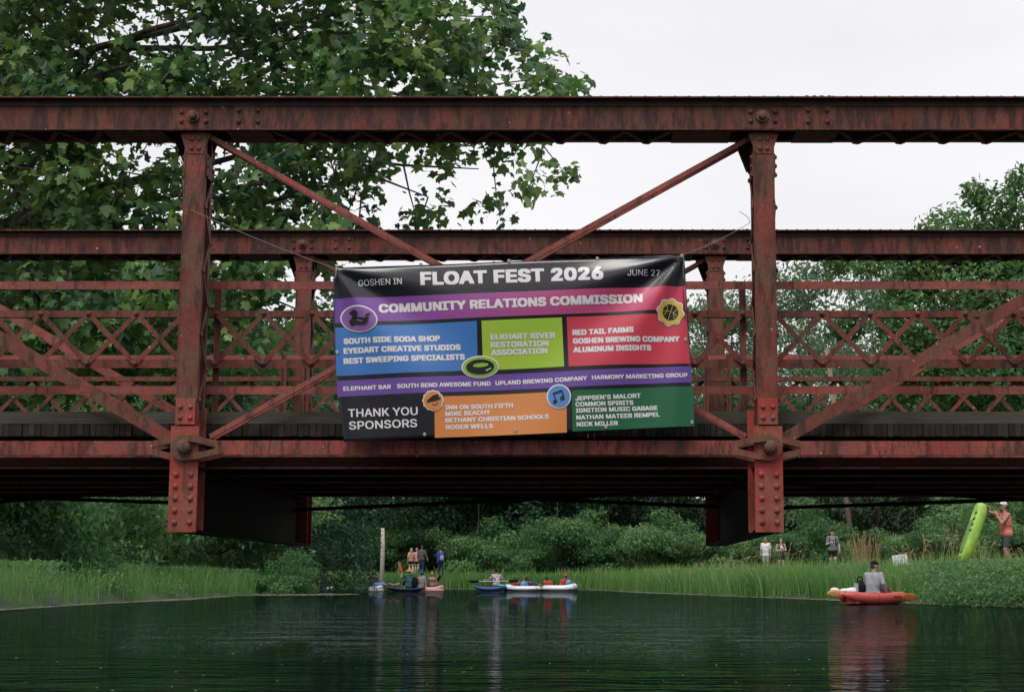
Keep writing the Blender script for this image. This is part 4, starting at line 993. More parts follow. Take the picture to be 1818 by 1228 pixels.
def grass():
    rng = np.random.default_rng(3); Ps = []; H = []; Wd = []; T = []
    for n, box, dd in ((36000, (2, 22, 16, 60), (0.02, 3.2)), (24000, (2, 34, 16, 70), (3.2, 16)), (24000, (-2, 12, 58, 101), (0.02, 4.0)), (9000, (-2, 26, 60, 100), (4, 12)), (30000, (-42, 6, 99, 116), (0.02, 5)), (12000, (-25, -9, 16, 95), (0.02, 3.0)), (8000, (-34, -12, 16, 95), (3.0, 12.0))):
        P = bank_points(rng, n, *box, *dd); d = signed(P); z = ground_z(P); clump = np.clip(0.5 + 0.33 * np.sin(P[:, 0] * 1.7 + 2 * np.sin(P[:, 1] * 0.9)) * np.sin(P[:, 1] * 1.3 + P[:, 0] * 0.4) + 0.3 * np.sin(P[:, 0] * 4.3 + np.sin(P[:, 1] * 2.9) * 2) * np.sin(P[:, 1] * 3.7), 0, 1)
        uu = UP + FPX * P[:, 0] / P[:, 1]; top = 0.93 + 0.42 * (clump - 0.5) + rng.normal(0, 0.11, n) + 0.05 * np.clip((uu - 1640) / 160, 0, 1) - np.where((np.abs(uu - 1778) < 50) & (P[:, 1] > 36) & (P[:, 1] < 46), 0.10, 0); h = np.maximum(top - z, 0.07 + 0.14 * rng.random(n)); h = np.where(rng.random(n) < 0.25, h * rng.uniform(0.4, 0.9, n), h)
        Ps.append(np.column_stack([P, z - 0.03])); H.append(h); Wd.append(rng.uniform(0.006, 0.013, n) * np.clip(P[:, 1] / 40, 0.9, 2.6)); T.append(np.clip(0.28 + 0.4 * clump + rng.normal(0, 0.20, n), 0, 1))
    for n, box, dd, lo, hi in ((2600, (2, 20, 28, 60), (-0.05, 3.0), 0.55, 1.05), (1200, (-2, 12, 58, 101), (0.0, 3.0), 0.6, 1.1), (900, (-40, 4, 99, 112), (0.0, 3.0), 0.6, 1.1)):   # taller bent stems
        P = bank_points(rng, n, *box, *dd); z = ground_z(P); Ps.append(np.column_stack([P, z - 0.03])); H.append(np.maximum(rng.uniform(lo, hi, n) + 0.25 - z * 0.75, 0.2)); Wd.append(rng.uniform(0.008, 0.018, n) * np.clip(P[:, 1] / 45, 0.9, 2.2)); T.append(np.clip(rng.normal(0.75, 0.22, n), 0, 1))
    V, F, TT = blades(np.vstack(Ps), np.concatenate(H), np.concatenate(Wd), np.concatenate(T), rng)
    o = link("bank_grass", mesh_np("bank_grass", V, 4, F, M_GRASS, TT)); tag(o, "tall green grass and reeds covering the river banks", "grass", kind="stuff")
grass()
def weeds():
    rng = np.random.default_rng(4); Ps = []; T = []
    c = bank_points(rng, 150, 6, 16, 28, 50, 0.0, 4.5); c2 = bank_points(rng, 60, 2, 16, 50, 90, 0.2, 8); c3 = bank_points(rng, 60, -20, -9, 30, 90, 0.0, 3); c4 = bank_points(rng, 110, 7.5, 13, 33, 43, -0.25, 2.0); u4 = UP + FPX * c4[:, 0] / c4[:, 1]; c4 = c4[u4 > 1662]; c = np.vstack([c, c2, c3, c4]); ua = UP + FPX * c[:, 0] / c[:, 1]; c = c[~((ua > 1555) & (ua < 1640) & (c[:, 1] > 42) & (c[:, 1] < 52))]
    for x, y in c:
        n = 260; z = gz(x, y); s = rng.uniform(0.25, 0.5); u = rng.normal(0, 1, (n, 3)) * np.array([s, s, s * 0.6]); P = u + np.array([x, y, z + 0.42]); P[:, 2] = np.clip(np.minimum(P[:, 2], 0.98 + 0.1 * rng.random(n)), z + 0.02, None); Ps.append(P); T.append(np.clip(rng.normal(0.45 + rng.normal(0, .15), 0.16, n), 0, 1))
    for x, y in c4:                                                           # bushier growth overhanging the water at the right
        n = 170; z = max(gz(x, y), 0.0); s = rng.uniform(0.22, 0.42); hh = rng.uniform(0.35, 0.75); u = rng.normal(0, 1, (n, 3)) * np.array([s, s, hh * 0.4]); P = u + np.array([x, y, z + hh * 0.6]); P[:, 2] = np.clip(P[:, 2], 0.03, 0.86 + 0.12 * rng.random(n)); Ps.append(P); T.append(np.clip(rng.normal(0.5 + rng.normal(0, .2), 0.2, n), 0, 1))
    P = np.vstack(Ps); n = len(P); V, F, TT = small_leaves(P, np.tile([0, -0.5, 0.6], (n, 1)), rng.uniform(0.035, 0.12, n), np.concatenate(T), rng, 0.6, 0.5)
    o = link("bank_weeds", mesh_np("bank_weeds", V, 4, F, M_WEED, TT)); tag(o, "leafy weeds growing among the bank grass at the waterline", "weeds", kind="stuff")
weeds()
def seed_heads():
    rng = np.random.default_rng(6); m = MB()
    def stalk(p, h, bend, ang):
        d = Vector((math.cos(ang), math.sin(ang), 0)); pts = [p, p + Vector((0, 0, h * 0.6)) + d * bend * 0.15, p + Vector((0, 0, h * 0.92)) + d * bend * 0.55, p + Vector((0, 0, h * (1.02 if bend < .25 else 0.95))) + d * bend]
        m.tint = rng.random(); m.tube(pts[:3], [0.004, 0.004, 0.005], 4, False); a, b = pts[2], pts[3]; m.tube([a, a.lerp(b, 0.3), a.lerp(b, 0.7), b], [0.005, 0.016, 0.012, 0.003], 5, False)
    for k in range(70):
        u = rng.uniform(1580, 1745) if k < 52 else rng.uniform(1745, 1830); Y = rng.uniform(44.5, 50); x = (u - UP) / FPX * Y; z = gz(x, Y)
        top = np.interp(u, [1580, 1640, 1690, 1735, 1830], [1.35, 1.75, 2.15, 1.75, 1.3]) * rng.uniform(0.72, 1.06); stalk(Vector((x, Y, z)), top - z + 0.1, rng.uniform(0.08, 0.34), rng.choice([0.0, math.pi]) + rng.normal(0, 0.5))
    for k in range(60):
        u = rng.uniform(1225, 1400) if k < 50 else rng.uniform(1400, 1500); Y = rng.uniform(64, 70); x = (u - UP) / FPX * Y; z = gz(x, Y); stalk(Vector((x, Y, z)), rng.uniform(0.7, 1.25), rng.uniform(0.15, 0.4), rng.choice([0.0, math.pi]) + rng.normal(0, 0.6))
    tag(m.build("seed_grass", M_STRAW), "tan seed-headed grass stalks nodding above the right bank", "grass", kind="stuff")
seed_heads()
def dry_reeds():
    rng = np.random.default_rng(8); b = Vector(base_at(1530, 58, 0)); m = MB()
    for k in range(85):
        x, y = rng.normal(0, 0.22), rng.normal(0, 0.25); h = rng.uniform(0.5, 1.45); a = rng.normal(0, 0.28); m.tint = rng.random()
        p = Vector((x, y, -0.05)); q = Vector((x + h * math.sin(a) * 0.5, y, h)); e = q + Vector((rng.normal(0, .12), 0, -rng.uniform(0.05, 0.35)))
        m.tube([p, p.lerp(q, .6), q, e], [0.006, 0.007, 0.010, 0.004], 4, False)
    o = m.build("dry_reeds", M_STRAW); o.location = b; tag(o, "clump of dry straw-coloured reeds standing right of the walker with the phone", "reeds")
dry_reeds()
def duckweed():
    rng = np.random.default_rng(9); Ps = []; 
    P = np.column_stack([rng.uniform(-22, 14, 220000), rng.uniform(28, 106, 220000)]); d = signed(P)
    wdt = 0.35 + 0.5 * (0.5 + 0.5 * np.sin(P[:, 0] * 0.7 + P[:, 1] * 0.33)); P1 = P[(d < 0.05) & (d > -wdt)]
    q = ((P[:, 0] + 12.6) / 3.2) ** 2 + ((P[:, 1] - 67) / 5.5) ** 2; P2 = P[(q < 1.0) & (d < 0) & (rng.random(len(P)) < 0.5)]
    n = 700; y = 7 + 70 * rng.random(n) ** 1.3; fl = np.column_stack([y * rng.uniform(-0.36, 0.27, n), y]); fl = fl[signed(fl) < -0.5]
    m, t, o_ = nodes("floating_scum"); b = N(t, "BsdfPrincipled"); nn = noise(t, coords(t), 3, 3); r = ramp(t, [(0.35, (0.16, 0.17, 0.09)), (0.65, (0.36, 0.33, 0.24))], nn); t.links.new(r.outputs[0], b.inputs['Base Color']); b.inputs['Roughness'].default_value = 0.9; t.links.new(b.outputs[0], o_.inputs[0])
    def flecks(name, PP, size, mat, z, lab, cat):
        n = len(PP); a = rng.random(n) * 6.28; V = []
        for k in range(7):
            th = a + 2 * math.pi * k / 7; V.append(np.column_stack([PP[:, 0] + size * 1.0 * np.cos(th), PP[:, 1] + size * np.sin(th), z]))
        V = np.stack(V, 1).reshape(-1, 3); o = link(name, mesh_np(name, V, 7, np.arange(7 * n).reshape(n, 7), mat)); tag(o, lab, cat, kind="stuff")
    P12 = np.vstack([P1, P2]); flecks("duckweed", P12, rng.uniform(0.03, 0.10, len(P12)), m, rng.uniform(0.004, 0.02, len(P12)), "pale floating scum and duckweed along the waterline", "duckweed")
    sz = rng.uniform(0.004, 0.012, len(fl)) * np.clip(fl[:, 1] / 16, 0.8, 2.2)
    flecks("painted_sky_glints", fl, sz, K_WHITE, np.full(len(fl), 0.006), "tiny white flecks painted as sky glints on the dark water", "glint")  # white discs stand in for sky glints on the ripples
duckweed()
# poles and wires
def pole(name, pts, r, mat, label, cat="pole"):
    b = Vector(pts[0]); m = MB(); m.tube([Vector(p) - b for p in pts], r, 10); o = m.build(name, mat, None, True); o.location = b; return tag(o, label, cat)
b = base_at(681, 101.5, -0.3); pole("utility_pole", [b, (b[0] + 0.05, b[1], 2.6), (b[0] + 0.02, b[1], 3.75)], [0.150, 0.130, 0.108], M_POLE, "pale bare wooden pole standing at the far bank beside the group of walkers")
pb = base_at(1516, 92, -0.3); pt = at(1468, 618, 92); pole("utility_pole", [pb, Vector(pb).lerp(pt, 0.5), pt], [0.17, 0.15, 0.13], M_POLE2, "leaning brown utility pole seen behind the railing and below the deck")
m = None
for k, (dz, e) in enumerate(((0.0, at(1850, 465, 60)), (-0.25, at(1850, 500, 60)), (-0.6, at(1850, 560, 62)))):
    cord("overhead_wire", [pt + Vector((0, 0, dz)), e], 0.014, M_WIRE, ("topmost", "middle", "lowest")[k] + " of the thin wires running from the leaning pole towards the right", "wire", "wires from the leaning pole", 0.5, 14)
cord("overhead_wire", [pt + Vector((0, 0, -0.4)), at(1120, 735, 100)], 0.014, M_WIRE, "thin wire running left from the leaning pole behind the railings", "wire", "wires from the leaning pole", 0.5, 14)

# ------------------------------------------------------------------ people
def remesh(mb, name, mat, voxel, smooth=3):
    ob = link("tmp", mb.mesh("tmp"))
    r = ob.modifiers.new("r", 'REMESH'); r.mode = 'VOXEL'; r.voxel_size = voxel; r.use_smooth_shade = True
    if smooth: s = ob.modifiers.new("s", 'SMOOTH'); s.factor = 0.5; s.iterations = smooth
    dg = bpy.context.evaluated_depsgraph_get(); me = bpy.data.meshes.new_from_object(ob.evaluated_get(dg)); me.name = name
    old = ob.data; bpy.data.objects.remove(ob); bpy.data.meshes.remove(old)
    me.materials.clear(); me.materials.append(mat); return me
def hand(mb, w, d, side, curl=0.5, f=1.0, palm=None):
    """palm, four bent unequal fingers and a thumb from wrist w along d"""
    d = Vector(d).normalized(); p = Vector(palm) if palm is not None else Vector((side, 0, 0)); p = (p - d * p.dot(d)).normalized(); a = d.cross(p).normalized()
    k = w + d * 0.085
    mb.cone(w, w + d * 0.03, 0.024, 0.026)
    for i in range(4): o = a * (0.030 - 0.020 * i); mb.cone(w + d * 0.02 + o * 0.5, k + o, 0.017, 0.013, 8)
    for i, L in enumerate((0.072, 0.080, 0.074, 0.058)):
        o = a * (0.032 - 0.0213 * i); b = k + o; c = curl * (0.7 + 0.1 * i)
        d1 = (d * math.cos(c) + p * math.sin(c)); d2 = (d * math.cos(2.2 * c) + p * math.sin(2.2 * c))
        m = b + d1 * L * 0.52; e = m + d2 * L * 0.48; mb.cone(b, m, 0.0100 * f, 0.0092 * f, 8); mb.cone(m, e, 0.0092 * f, 0.0078 * f, 8)
    b = w + d * 0.03 + a * 0.026; m = b + (d * 0.7 + a * 0.6 + p * 0.25).normalized() * 0.04; mb.cone(b, m, 0.014 * f, 0.011 * f, 8); mb.cone(m, m + (d * 0.95 + p * 0.3).normalized() * 0.034, 0.011 * f, 0.0085 * f, 8)
def person(label, loc, rz, sk, H=1.78, pelvis=None, lean=0.0, twist=0.0, arms=None, legs=None, head_yaw=0.0, head_pitch=0.0, top=None, sleeve=0.45, bottom=None, bleg=0.45, hair=None, hairlen='short',
           hat=None, hatmat=None, shoes=None, fine=True, build=1.0, waist_top=0.0, group=None, curl=0.5, bra=None):
    """faces local +Y; joints in metres for a 1.78 m figure. arms/legs: {'l': (elbow, wrist[, hand dir]), 'r': ...} in local coordinates"""
    t = thing("person", label, "person", loc, rz, group); s = H / 1.78; bw = build
    pel = Vector(pelvis) if pelvis else Vector((0, 0, 0.95)); ql = Matrix.Rotation(-lean, 3, 'X') @ Matrix.Rotation(twist, 3, 'Z')
    U = lambda x, y, z: pel + ql @ Vector((x, y, z))
    sh = {q: U(q * 0.175 * bw, 0, 0.475) for q in (-1, 1)}; neck = U(0, 0.0, 0.50); hd = U(0, 0.025, 0.70)
    hip = {q: pel + Vector((q * 0.088, 0, -0.03)) for q in (-1, 1)}
    A = {}; Lg = {}
    for q, k in ((-1, 'l'), (1, 'r')):
        a = (arms or {}).get(k)
        if a is None: a = (U(q * 0.235, -0.03, 0.19), U(q * 0.24, 0.06, -0.06))
        A[q] = [Vector(x) for x in a]
        g = (legs or {}).get(k)
        if g is None: g = ((q * 0.095, 0.02, 0.50), (q * 0.10, -0.02, 0.085))
        Lg[q] = [Vector(x) for x in g]
    vox = 0.0095 if fine else 0.0125; fh = 1.15 if fine else 1.5
    B = MB()
    B.cone(hip[-1] + Vector((0.02, 0, 0.02)), hip[1] + Vector((-0.02, 0, 0.02)), 0.098 * bw, 0.098 * bw)
    B.cone(U(-0.03, 0.0, 0.05), U(-0.04, 0, 0.25), 0.108 * bw, 0.105 * bw); B.cone(U(0.03, 0.0, 0.05), U(0.04, 0, 0.25), 0.108 * bw, 0.105 * bw)
    B.cone(U(-0.075 * bw, 0, 0.24), U(-0.085 * bw, 0, 0.38), 0.104, 0.098); B.cone(U(0.075 * bw, 0, 0.24), U(0.085 * bw, 0, 0.38), 0.104, 0.098)
    B.cone(U(-0.10 * bw, -0.01, 0.42), U(0.10 * bw, -0.01, 0.42), 0.078, 0.078)
    for q in (-1, 1): B.cone(neck + Vector((0, 0, -0.01)), sh[q], 0.056, 0.062)
    B.cone(neck + Vector((0, 0, -0.03)), hd + Vector((0, -0.01, -0.06)), 0.056, 0.052)
    hq = Matrix.Rotation(head_yaw, 3, 'Z') @ Matrix.Rotation(-head_pitch, 3, 'X') 
    Hh = lambda x, y, z: hd + hq @ Vector((x, y, z))
    B.ell(hd + Vector((0, -0.005, 0.025)), (0.076, 0.096, 0.098), 16, 12, hq); B.ell(Hh(0, 0.022, -0.05), (0.058, 0.066, 0.066), 14, 10, hq)
    B.cone(Hh(0, 0.085, 0.008), Hh(0, 0.112, -0.024), 0.010, 0.016, 8)
    for q in (-1, 1): B.ell(Hh(q * 0.078, -0.008, -0.008), (0.012, 0.022, 0.032), 10, 7, hq)
    for q in (-1, 1):
        e, w = A[q][0], A[q][1]; B.cone(sh[q], e, 0.054 * bw, 0.040); B.cone(e, w, 0.041, 0.028)
        hdv = A[q][2] if len(A[q]) > 2 else (w - e)
        hand(B, w, hdv, -q, curl, fh)
        k, an = Lg[q][0], Lg[q][1]; B.cone(hip[q], k, 0.090 * bw, 0.057); B.cone(k, k.lerp(an, 0.3), 0.056, 0.058); B.cone(k.lerp(an, 0.3), an, 0.058, 0.038)
        fd = Lg[q][2] if len(Lg[q]) > 2 else Vector((q * 0.03, 0.17, -0.045)); B.cone(an + Vector((0, -0.03, -0.035)), an + fd, 0.040, 0.032)
    body = remesh(B, "body", sk, vox, 2); o = link("body", body, t); o.scale = (s, s, s)
    def part(n, mb, mat, v=0.014, sm=3): p = link(n, remesh(mb, n, mat, v, sm), t); p.scale = (s, s, s); return p
    def raw(n, mb, mat): p = link(n, mb.mesh(n, mat, True), t); p.scale = (s, s, s); return p
    if top:
        C = MB(); g = 0.016
        C.cone(hip[-1] + Vector((0.02, 0, 0.02 - waist_top)), hip[1] + Vector((-0.02, 0, 0.02 - waist_top)), 0.130 * bw, 0.130 * bw)
        for q in (-1, 1):
            C.cone(U(q * 0.035, 0, 0.04), U(q * 0.045, 0, 0.25), 0.128 * bw, 0.126 * bw); C.cone(U(q * 0.078 * bw, 0, 0.24), U(q * 0.086 * bw, 0, 0.385), 0.110 + g, 0.108 + g)
            C.cone(U(q * 0.06 * bw, -0.01, 0.42), sh[q] + (sh[-q] - sh[q]) * (0.0 if sleeve > 0 else 0.13), 0.100, 0.080 if sleeve > 0 else 0.064)
            C.cone(U(0, -0.012, 0.468), sh[q] + (sh[-q] - sh[q]) * 0.12, 0.076, 0.070)
            if sleeve > 0:
                e, w = A[q][0], A[q][1]; u = min(1, sleeve * 2); C.cone(sh[q], sh[q].lerp(e, u), 0.054 * bw + 0.021, 0.050 + 0.018 * (1 - u))
                if sleeve > 0.5: C.cone(e, e.lerp(w, (sleeve - 0.5) * 2), 0.056, 0.043)
        part("shirt" if sleeve > 0 else "sleeveless_top", C, top)
    if bra:
        C = MB(); C.cone(U(-0.085 * bw, 0, 0.33), U(0.085 * bw, 0, 0.33), 0.112, 0.112); part("bikini_top", C, bra)
    if bottom:
        C = MB(); C.cone(hip[-1] + Vector((0.015, 0, 0.05)), hip[1] + Vector((-0.015, 0, 0.05)), 0.108 * bw, 0.108 * bw); C.cone(hip[-1] + Vector((0.015, 0, -0.0)), hip[1] + Vector((-0.015, 0, -0.0)), 0.112 * bw, 0.112 * bw)
        for q in (-1, 1):
            k, an = Lg[q][0], Lg[q][1]; u = min(1, bleg * 2); C.cone(hip[q], hip[q].lerp(k, u), 0.106 * bw, 0.088 * (1 - u * 0.1) if u < 1 else 0.068)
            if bleg > 0.5: C.cone(k, k.lerp(an, (bleg - 0.5) * 2), 0.068, 0.055)
        part("shorts" if bleg <= 0.5 else "trousers", C, bottom)
    F = MB()
    for q in (-1, 1): F.ell(Hh(q * 0.030, 0.083, 0.012), (0.011, 0.008, 0.008), 8, 6, hq)
    raw("eyes", F, M_EYE); F = MB(); F.ell(Hh(0, 0.086, -0.062), (0.022, 0.008, 0.007), 8, 6, hq); raw("mouth", F, M_LIP)
    if hair:
        C = MB(); C.ell(Hh(0, -0.018, 0.045), (0.084, 0.094, 0.090), 16, 10, hq); C.ell(Hh(0, -0.045, 0.0), (0.080, 0.066, 0.075), 14, 10, hq)
        if hairlen == 'long':
            C.cone(Hh(0, -0.06, 0.0), Hh(0, -0.075, -0.20), 0.072, 0.060)
            for q in (-1, 1): C.cone(Hh(q * 0.066, -0.02, 0.03), Hh(q * 0.075, -0.02, -0.17), 0.036, 0.030)
        if hairlen == 'bun': C.ell(Hh(0, -0.04, 0.155), (0.055, 0.055, 0.05), 12, 8)
        if hairlen == 'curly':
            for k in range(16): a = k * 2.4; C.ell(Hh(0.07 * math.cos(a), -0.03 + 0.07 * math.sin(a), 0.03 + 0.075 * (k / 16)), (0.04, 0.04, 0.04), 8, 6)
        part("hair", C, hair, 0.011, 1)
    if hat == 'cap':
        C = MB(); C.ell(Hh(0, -0.008, 0.062), (0.088, 0.106, 0.080), 16, 10, hq); part("cap", C, hatmat, 0.012, 1)
        C = MB(); C.ell(Hh(0, 0.125, 0.052), (0.068, 0.072, 0.008), 14, 8, hq); raw("cap_brim", C, hatmat)
    if hat == 'beanie':
        C = MB(); C.ell(Hh(0, -0.015, 0.05), (0.094, 0.112, 0.098), 16, 10, hq); part("cap", C, hatmat, 0.012, 1)
    if hat == 'straw':
        C = MB(); C.ell(Hh(0, -0.01, 0.085), (0.088, 0.10, 0.085), 16, 10, hq); raw("hat_crown", C, hatmat)
        C = MB(); C.lathe(Hh(0, -0.01, 0.055), hq @ Vector((0, -0.12, 1)), [(-0.030, 0.255), (-0.012, 0.18), (0.008, 0.09), (0.014, 0.09), (-0.002, 0.18), (-0.022, 0.25)], 22); raw("hat_brim", C, hatmat)
    if shoes:
        C = MB()
        for q in (-1, 1):
            an = Lg[q][1]; fd = Lg[q][2] if len(Lg[q]) > 2 else Vector((q * 0.03, 0.17, -0.045)); C.cone(an + Vector((0, -0.035, -0.035)), an + fd, 0.050, 0.042)
        part("shoes", C, shoes)
    return t
def spot(u, Y): x = (u - UP) / FPX * Y; return Vector((x, Y, gz(x, Y)))

# man in coral with the green kayak
KY = 43.6; r0 = spot(1782, KY); r0.z = gz(r0.x, r0.y); rz = R(104)
def loc_of(world, root, rz): return Matrix.Rotation(-rz, 3, 'Z') @ (Vector(world) - root)
ktop = at(1746, 893.5, KY + 0.15); kbot = at(1709, 1006, KY - 0.25)
hw = loc_of(at(1754, 899, KY + 0.10), r0, rz)
P1 = person("man in coral sleeveless top and white cap steadying a green kayak upright on the bank", r0, rz, SK_B, 1.80, lean=0.05,
            arms={'r': ((0.30, 0.36, 1.52), tuple(hw), (0.05, 0.95, -0.18)), 'l': ((-0.20, 0.22, 1.20), (-0.07, 0.30, 1.43), (0.35, -0.15, 0.9))},
            legs={'l': ((-0.10, 0.10, 0.50), (-0.10, -0.02, 0.085)), 'r': ((0.10, -0.05, 0.50), (0.10, -0.22, 0.085))},
            head_yaw=0.25, head_pitch=-0.12, top=K_CORAL, sleeve=0.0, bottom=K_DGREY, bleg=0.36, hat='cap', hatmat=K_WHITE, hair=H_BROWN, shoes=K_BLACK, build=1.10, curl=0.7)
def kayak_hull(L, W, D, rocker=0.10, n=19, m=18, nose=0.5):
    """sit-on-top hull along local X, deck up +Z"""
    secs = []
    for i in range(n):
        t = -1 + 2 * i / (n - 1); w = W / 2 * max(0.04, (1 - abs(t) ** 2.6)) ** nose; d = D * max(0.25, (1 - abs(t) ** 3.5)); zb = rocker * abs(t) ** 2.5; ring = []
        for k in range(m):
            a = 2 * math.pi * k / m; y = w * math.copysign(abs(math.cos(a)) ** 0.75, math.cos(a)); z = math.sin(a)
            z = (D * 0.50 + zb * 1.3 + 0.12 * D * z) if z > 0 else (D * 0.50 + zb * 1.3) + z * (d * 0.5)
            ring.append((t * L / 2, y, z))
        secs.append(ring)
    mb = MB(); mb.loft(secs); return mb
ax = (ktop - kbot); L = ax.length
gk = thing("green_kayak", "lime green sit-on kayak held up on its end, leaning beside the man in coral", "kayak", kbot)
xa = ax.normalized(); zd = Vector((-0.99, -0.10, 0)); zd = (zd - xa * zd.dot(xa)).normalized(); ya = zd.cross(xa)
Mk = Matrix((xa, ya, zd)).transposed()
def place_k(mb): mb.v = [tuple(Mk @ (Vector(v) + Vector((L / 2, 0, 0.12)))) for v in mb.v]; return mb
secs = []
for i in range(21):
    t = -1 + 2 * i / 20; w = 0.30 * (1 - abs(t) ** (5.0 if t > 0 else 2.6)) ** 0.5 + 0.03; d = 0.25 * (1 - abs(t) ** (6.0 if t > 0 else 3.0)) ** 0.5 + 0.03; ring = []
    for k in range(22):
        a = 2 * math.pi * k / 22; y = w * math.copysign(abs(math.cos(a)) ** 0.8, math.cos(a)); z = math.sin(a)
        z = 0.05 * z * (1 if abs(math.cos(a)) > 0.35 else 0.4) if z > 0 else -d * abs(z) ** 0.85
        ring.append((t * L * 0.51, y, z))
    secs.append(ring)
mb = MB(); mb.loft(secs); place_k(mb).build("hull", P_GREEN, gk, True)
mb = MB(); mb.box(-0.55, 0.40, -0.17, 0.17, 0.020, 0.050); place_k(mb).build("seat_well", plastic("shaded_green_seat", (0.16, 0.30, 0.04)), gk)
for k in range(4):
    for q in (-1, 1): mb = MB(); mb.ell((0.02 + 0.17 * k, q * 0.235, 0.040), (0.045, 0.045, 0.03), 10, 6); place_k(mb).build("scupper", P_BLK, gk, True)
mb = MB(); mb.bar((-L / 2 + 0.02, -0.10, 0.05), (-L / 2 + 0.20, -0.12, 0.04), 0.08, 0.06); place_k(mb).build("bow_handle", P_BLK, gk)

# walkers on the right bank
r = spot(1475, 72); r.z = gz(r.x, r.y)
P2 = person("man in grey t-shirt and dark cap walking on the bank looking at his phone", r, R(176), SK_C, 1.80,
            arms={'r': ((0.26, 0.02, 1.14), (0.06, 0.26, 1.22), (-0.8, 0.4, 0.3)), 'l': ((-0.27, -0.04, 1.14), (-0.30, 0.02, 0.88))}, legs={'l': ((-0.10, 0.10, 0.52), (-0.10, -0.06, 0.10)), 'r': ((0.10, -0.02, 0.50), (0.12, -0.26, 0.14))},
            head_pitch=-0.25, top=K_GREY, sleeve=0.36, bottom=K_BLACK, bleg=0.34, hat='cap', hatmat=K_BLACK, hair=H_BROWN, shoes=K_BLACK)
def carried(name, parts, mat, label, cat, root, rz, s=1.0):
    o = thing(name, label, cat, root, rz)
    for n, mb, mm in parts: link(n, mb.mesh(n, mm, True), o)
    return o
b1 = MB(); b1.ell((0, -0.20, 1.24), (0.15, 0.09, 0.24)); b2 = []
for q in (-1, 1): mb = MB(); mb.tube([(q * 0.10, -0.12, 1.40), (q * 0.115, 0.0, 1.50), (q * 0.125, 0.12, 1.40), (q * 0.13, 0.135, 1.25), (q * 0.15, 0.06, 1.08), (q * 0.13, -0.12, 1.05)], 0.022, 6); b2.append(mb)
carried("backpack", [("bag_body", b1, K_BLACK), ("shoulder_strap", b2[0], K_BLACK), ("shoulder_strap", b2[1], K_BLACK)], None, "black backpack worn by the man looking at his phone", "backpack", r, R(176))
mb = MB(); mb.bar((-0.035, 0.30, 1.22), (-0.005, 0.36, 1.33), 0.07, 0.01, (0, 1, 0)); scn = MB(); scn.bar((-0.030, 0.293, 1.228), (-0.002, 0.349, 1.322), 0.06, 0.002, (0, 1, 0))
carried("phone", [("case", mb, P_BLK), ("screen", scn, P_INK)], None, "black phone held by the walking man in grey", "phone", r, R(176))
r = spot(1384, 80)
P3 = person("woman with long dark hair in grey sleeveless top and black shorts on the bank", r, R(178), SK_C, 1.68,
            arms={'r': ((0.25, 0.04, 1.16), (0.05, 0.24, 1.13), (-0.9, 0.2, 0.1)), 'l': ((-0.25, 0.04, 1.16), (-0.06, 0.26, 1.16), (0.6, 0.3, 0.6))}, top=K_DGREY, sleeve=0.0, bottom=K_BLACK, bleg=0.26, hair=H_BLACK, hairlen='long', shoes=K_BLACK)
mb = MB(); mb.bar((-0.10, 0.28, 1.12), (0.04, 0.30, 1.30), 0.12, 0.015, (0, 1, 0)); mb.bar((-0.02, 0.27, 1.04), (0.03, 0.285, 1.18), 0.08, 0.012, (0, 1, 0))
carried("folded_paper", [("sheet", mb, K_WHITE)], None, "crumpled white paper held by the woman in grey", "paper", r, R(178))
r = spot(1357, 82)
P4 = person("man in white t-shirt on the bank, left of the woman in grey", r, R(170), SK_B, 1.76, top=K_WHITE, sleeve=0.36, bottom=K_LGREY, bleg=0.40, hair=H_BROWN, build=1.0, waist_top=0.04, shoes=K_DGREY)
# small hand-lettered sign
sb_ = at(1598, 993, 48.0); sg = thing("yard_sign", "small tilted white board with hand-drawn black lettering standing in the bank grass", "sign", (sb_.x, sb_.y, gz(sb_.x, sb_.y)), 0.0)
zz = sb_.z - sg.location.z; rt = Matrix.Rotation(R(-8), 3, 'Y')
def tilt(mb): mb.v = [tuple(rt @ Vector(v) + Vector((0, 0, zz))) for v in mb.v]; return mb
mb = MB(); mb.box(-0.225, 0.225, -0.006, 0.006, -0.16, 0.15); tilt(mb).build("board", P_CARD, sg)
mb = MB(); mb.box(-0.02, 0.02, 0.007, 0.03, -1.3, 0.08); tilt(mb).build("stake", M_POLE, sg)
mb = MB(); rs = random.Random(4)
for row, (z, x0, n) in enumerate(((0.075, -0.12, 5), (-0.01, -0.125, 5))):
    for k in range(n):
        x = x0 + k * 0.052; p = [(x + rs.uniform(0, .03), -0.009, z + rs.uniform(-.03, .03)) for _ in range(3)]
        for a, b in zip(p, p[1:]): mb.bar(a, b, 0.004, 0.009, (0, 0, 1)) if (Vector(a) - Vector(b)).length > 0.005 else None
tilt(mb).build("lettering", P_INK, sg)

# ------------------------------------------------------------------ boats near
def seat_legs(q=None): return {'l': ((-0.16, 0.36, 0.30), (-0.13, 0.74, 0.12)), 'r': ((0.16, 0.36, 0.30), (0.13, 0.74, 0.12))}
KR = atz(1545, 41.2, 0.0); hr = R(-40)         # heading: local +Y of the paddler points away to the right
rk = thing("red_kayak", "red inflatable kayak on the river in front of the grassy right bank", "kayak", KR, hr)
for q in (-1, 1):
    secs = []
    for i in range(15):
        t = -1 + 2 * i / 14; r_ = 0.130 * (1 - abs(t) ** 5) ** 0.5 + 0.02; cx = q * 0.255 * (1 - abs(t) ** 3.2) ** 0.6; ring = [(cx + r_ * math.cos(2 * math.pi * k / 14), t * 1.42, 0.14 + 0.10 * abs(t) ** 4 + r_ * math.sin(2 * math.pi * k / 14)) for k in range(14)]; secs.append(ring)
    mb = MB(); mb.loft(secs); mb.build("side_tube", P_RED, rk, True)
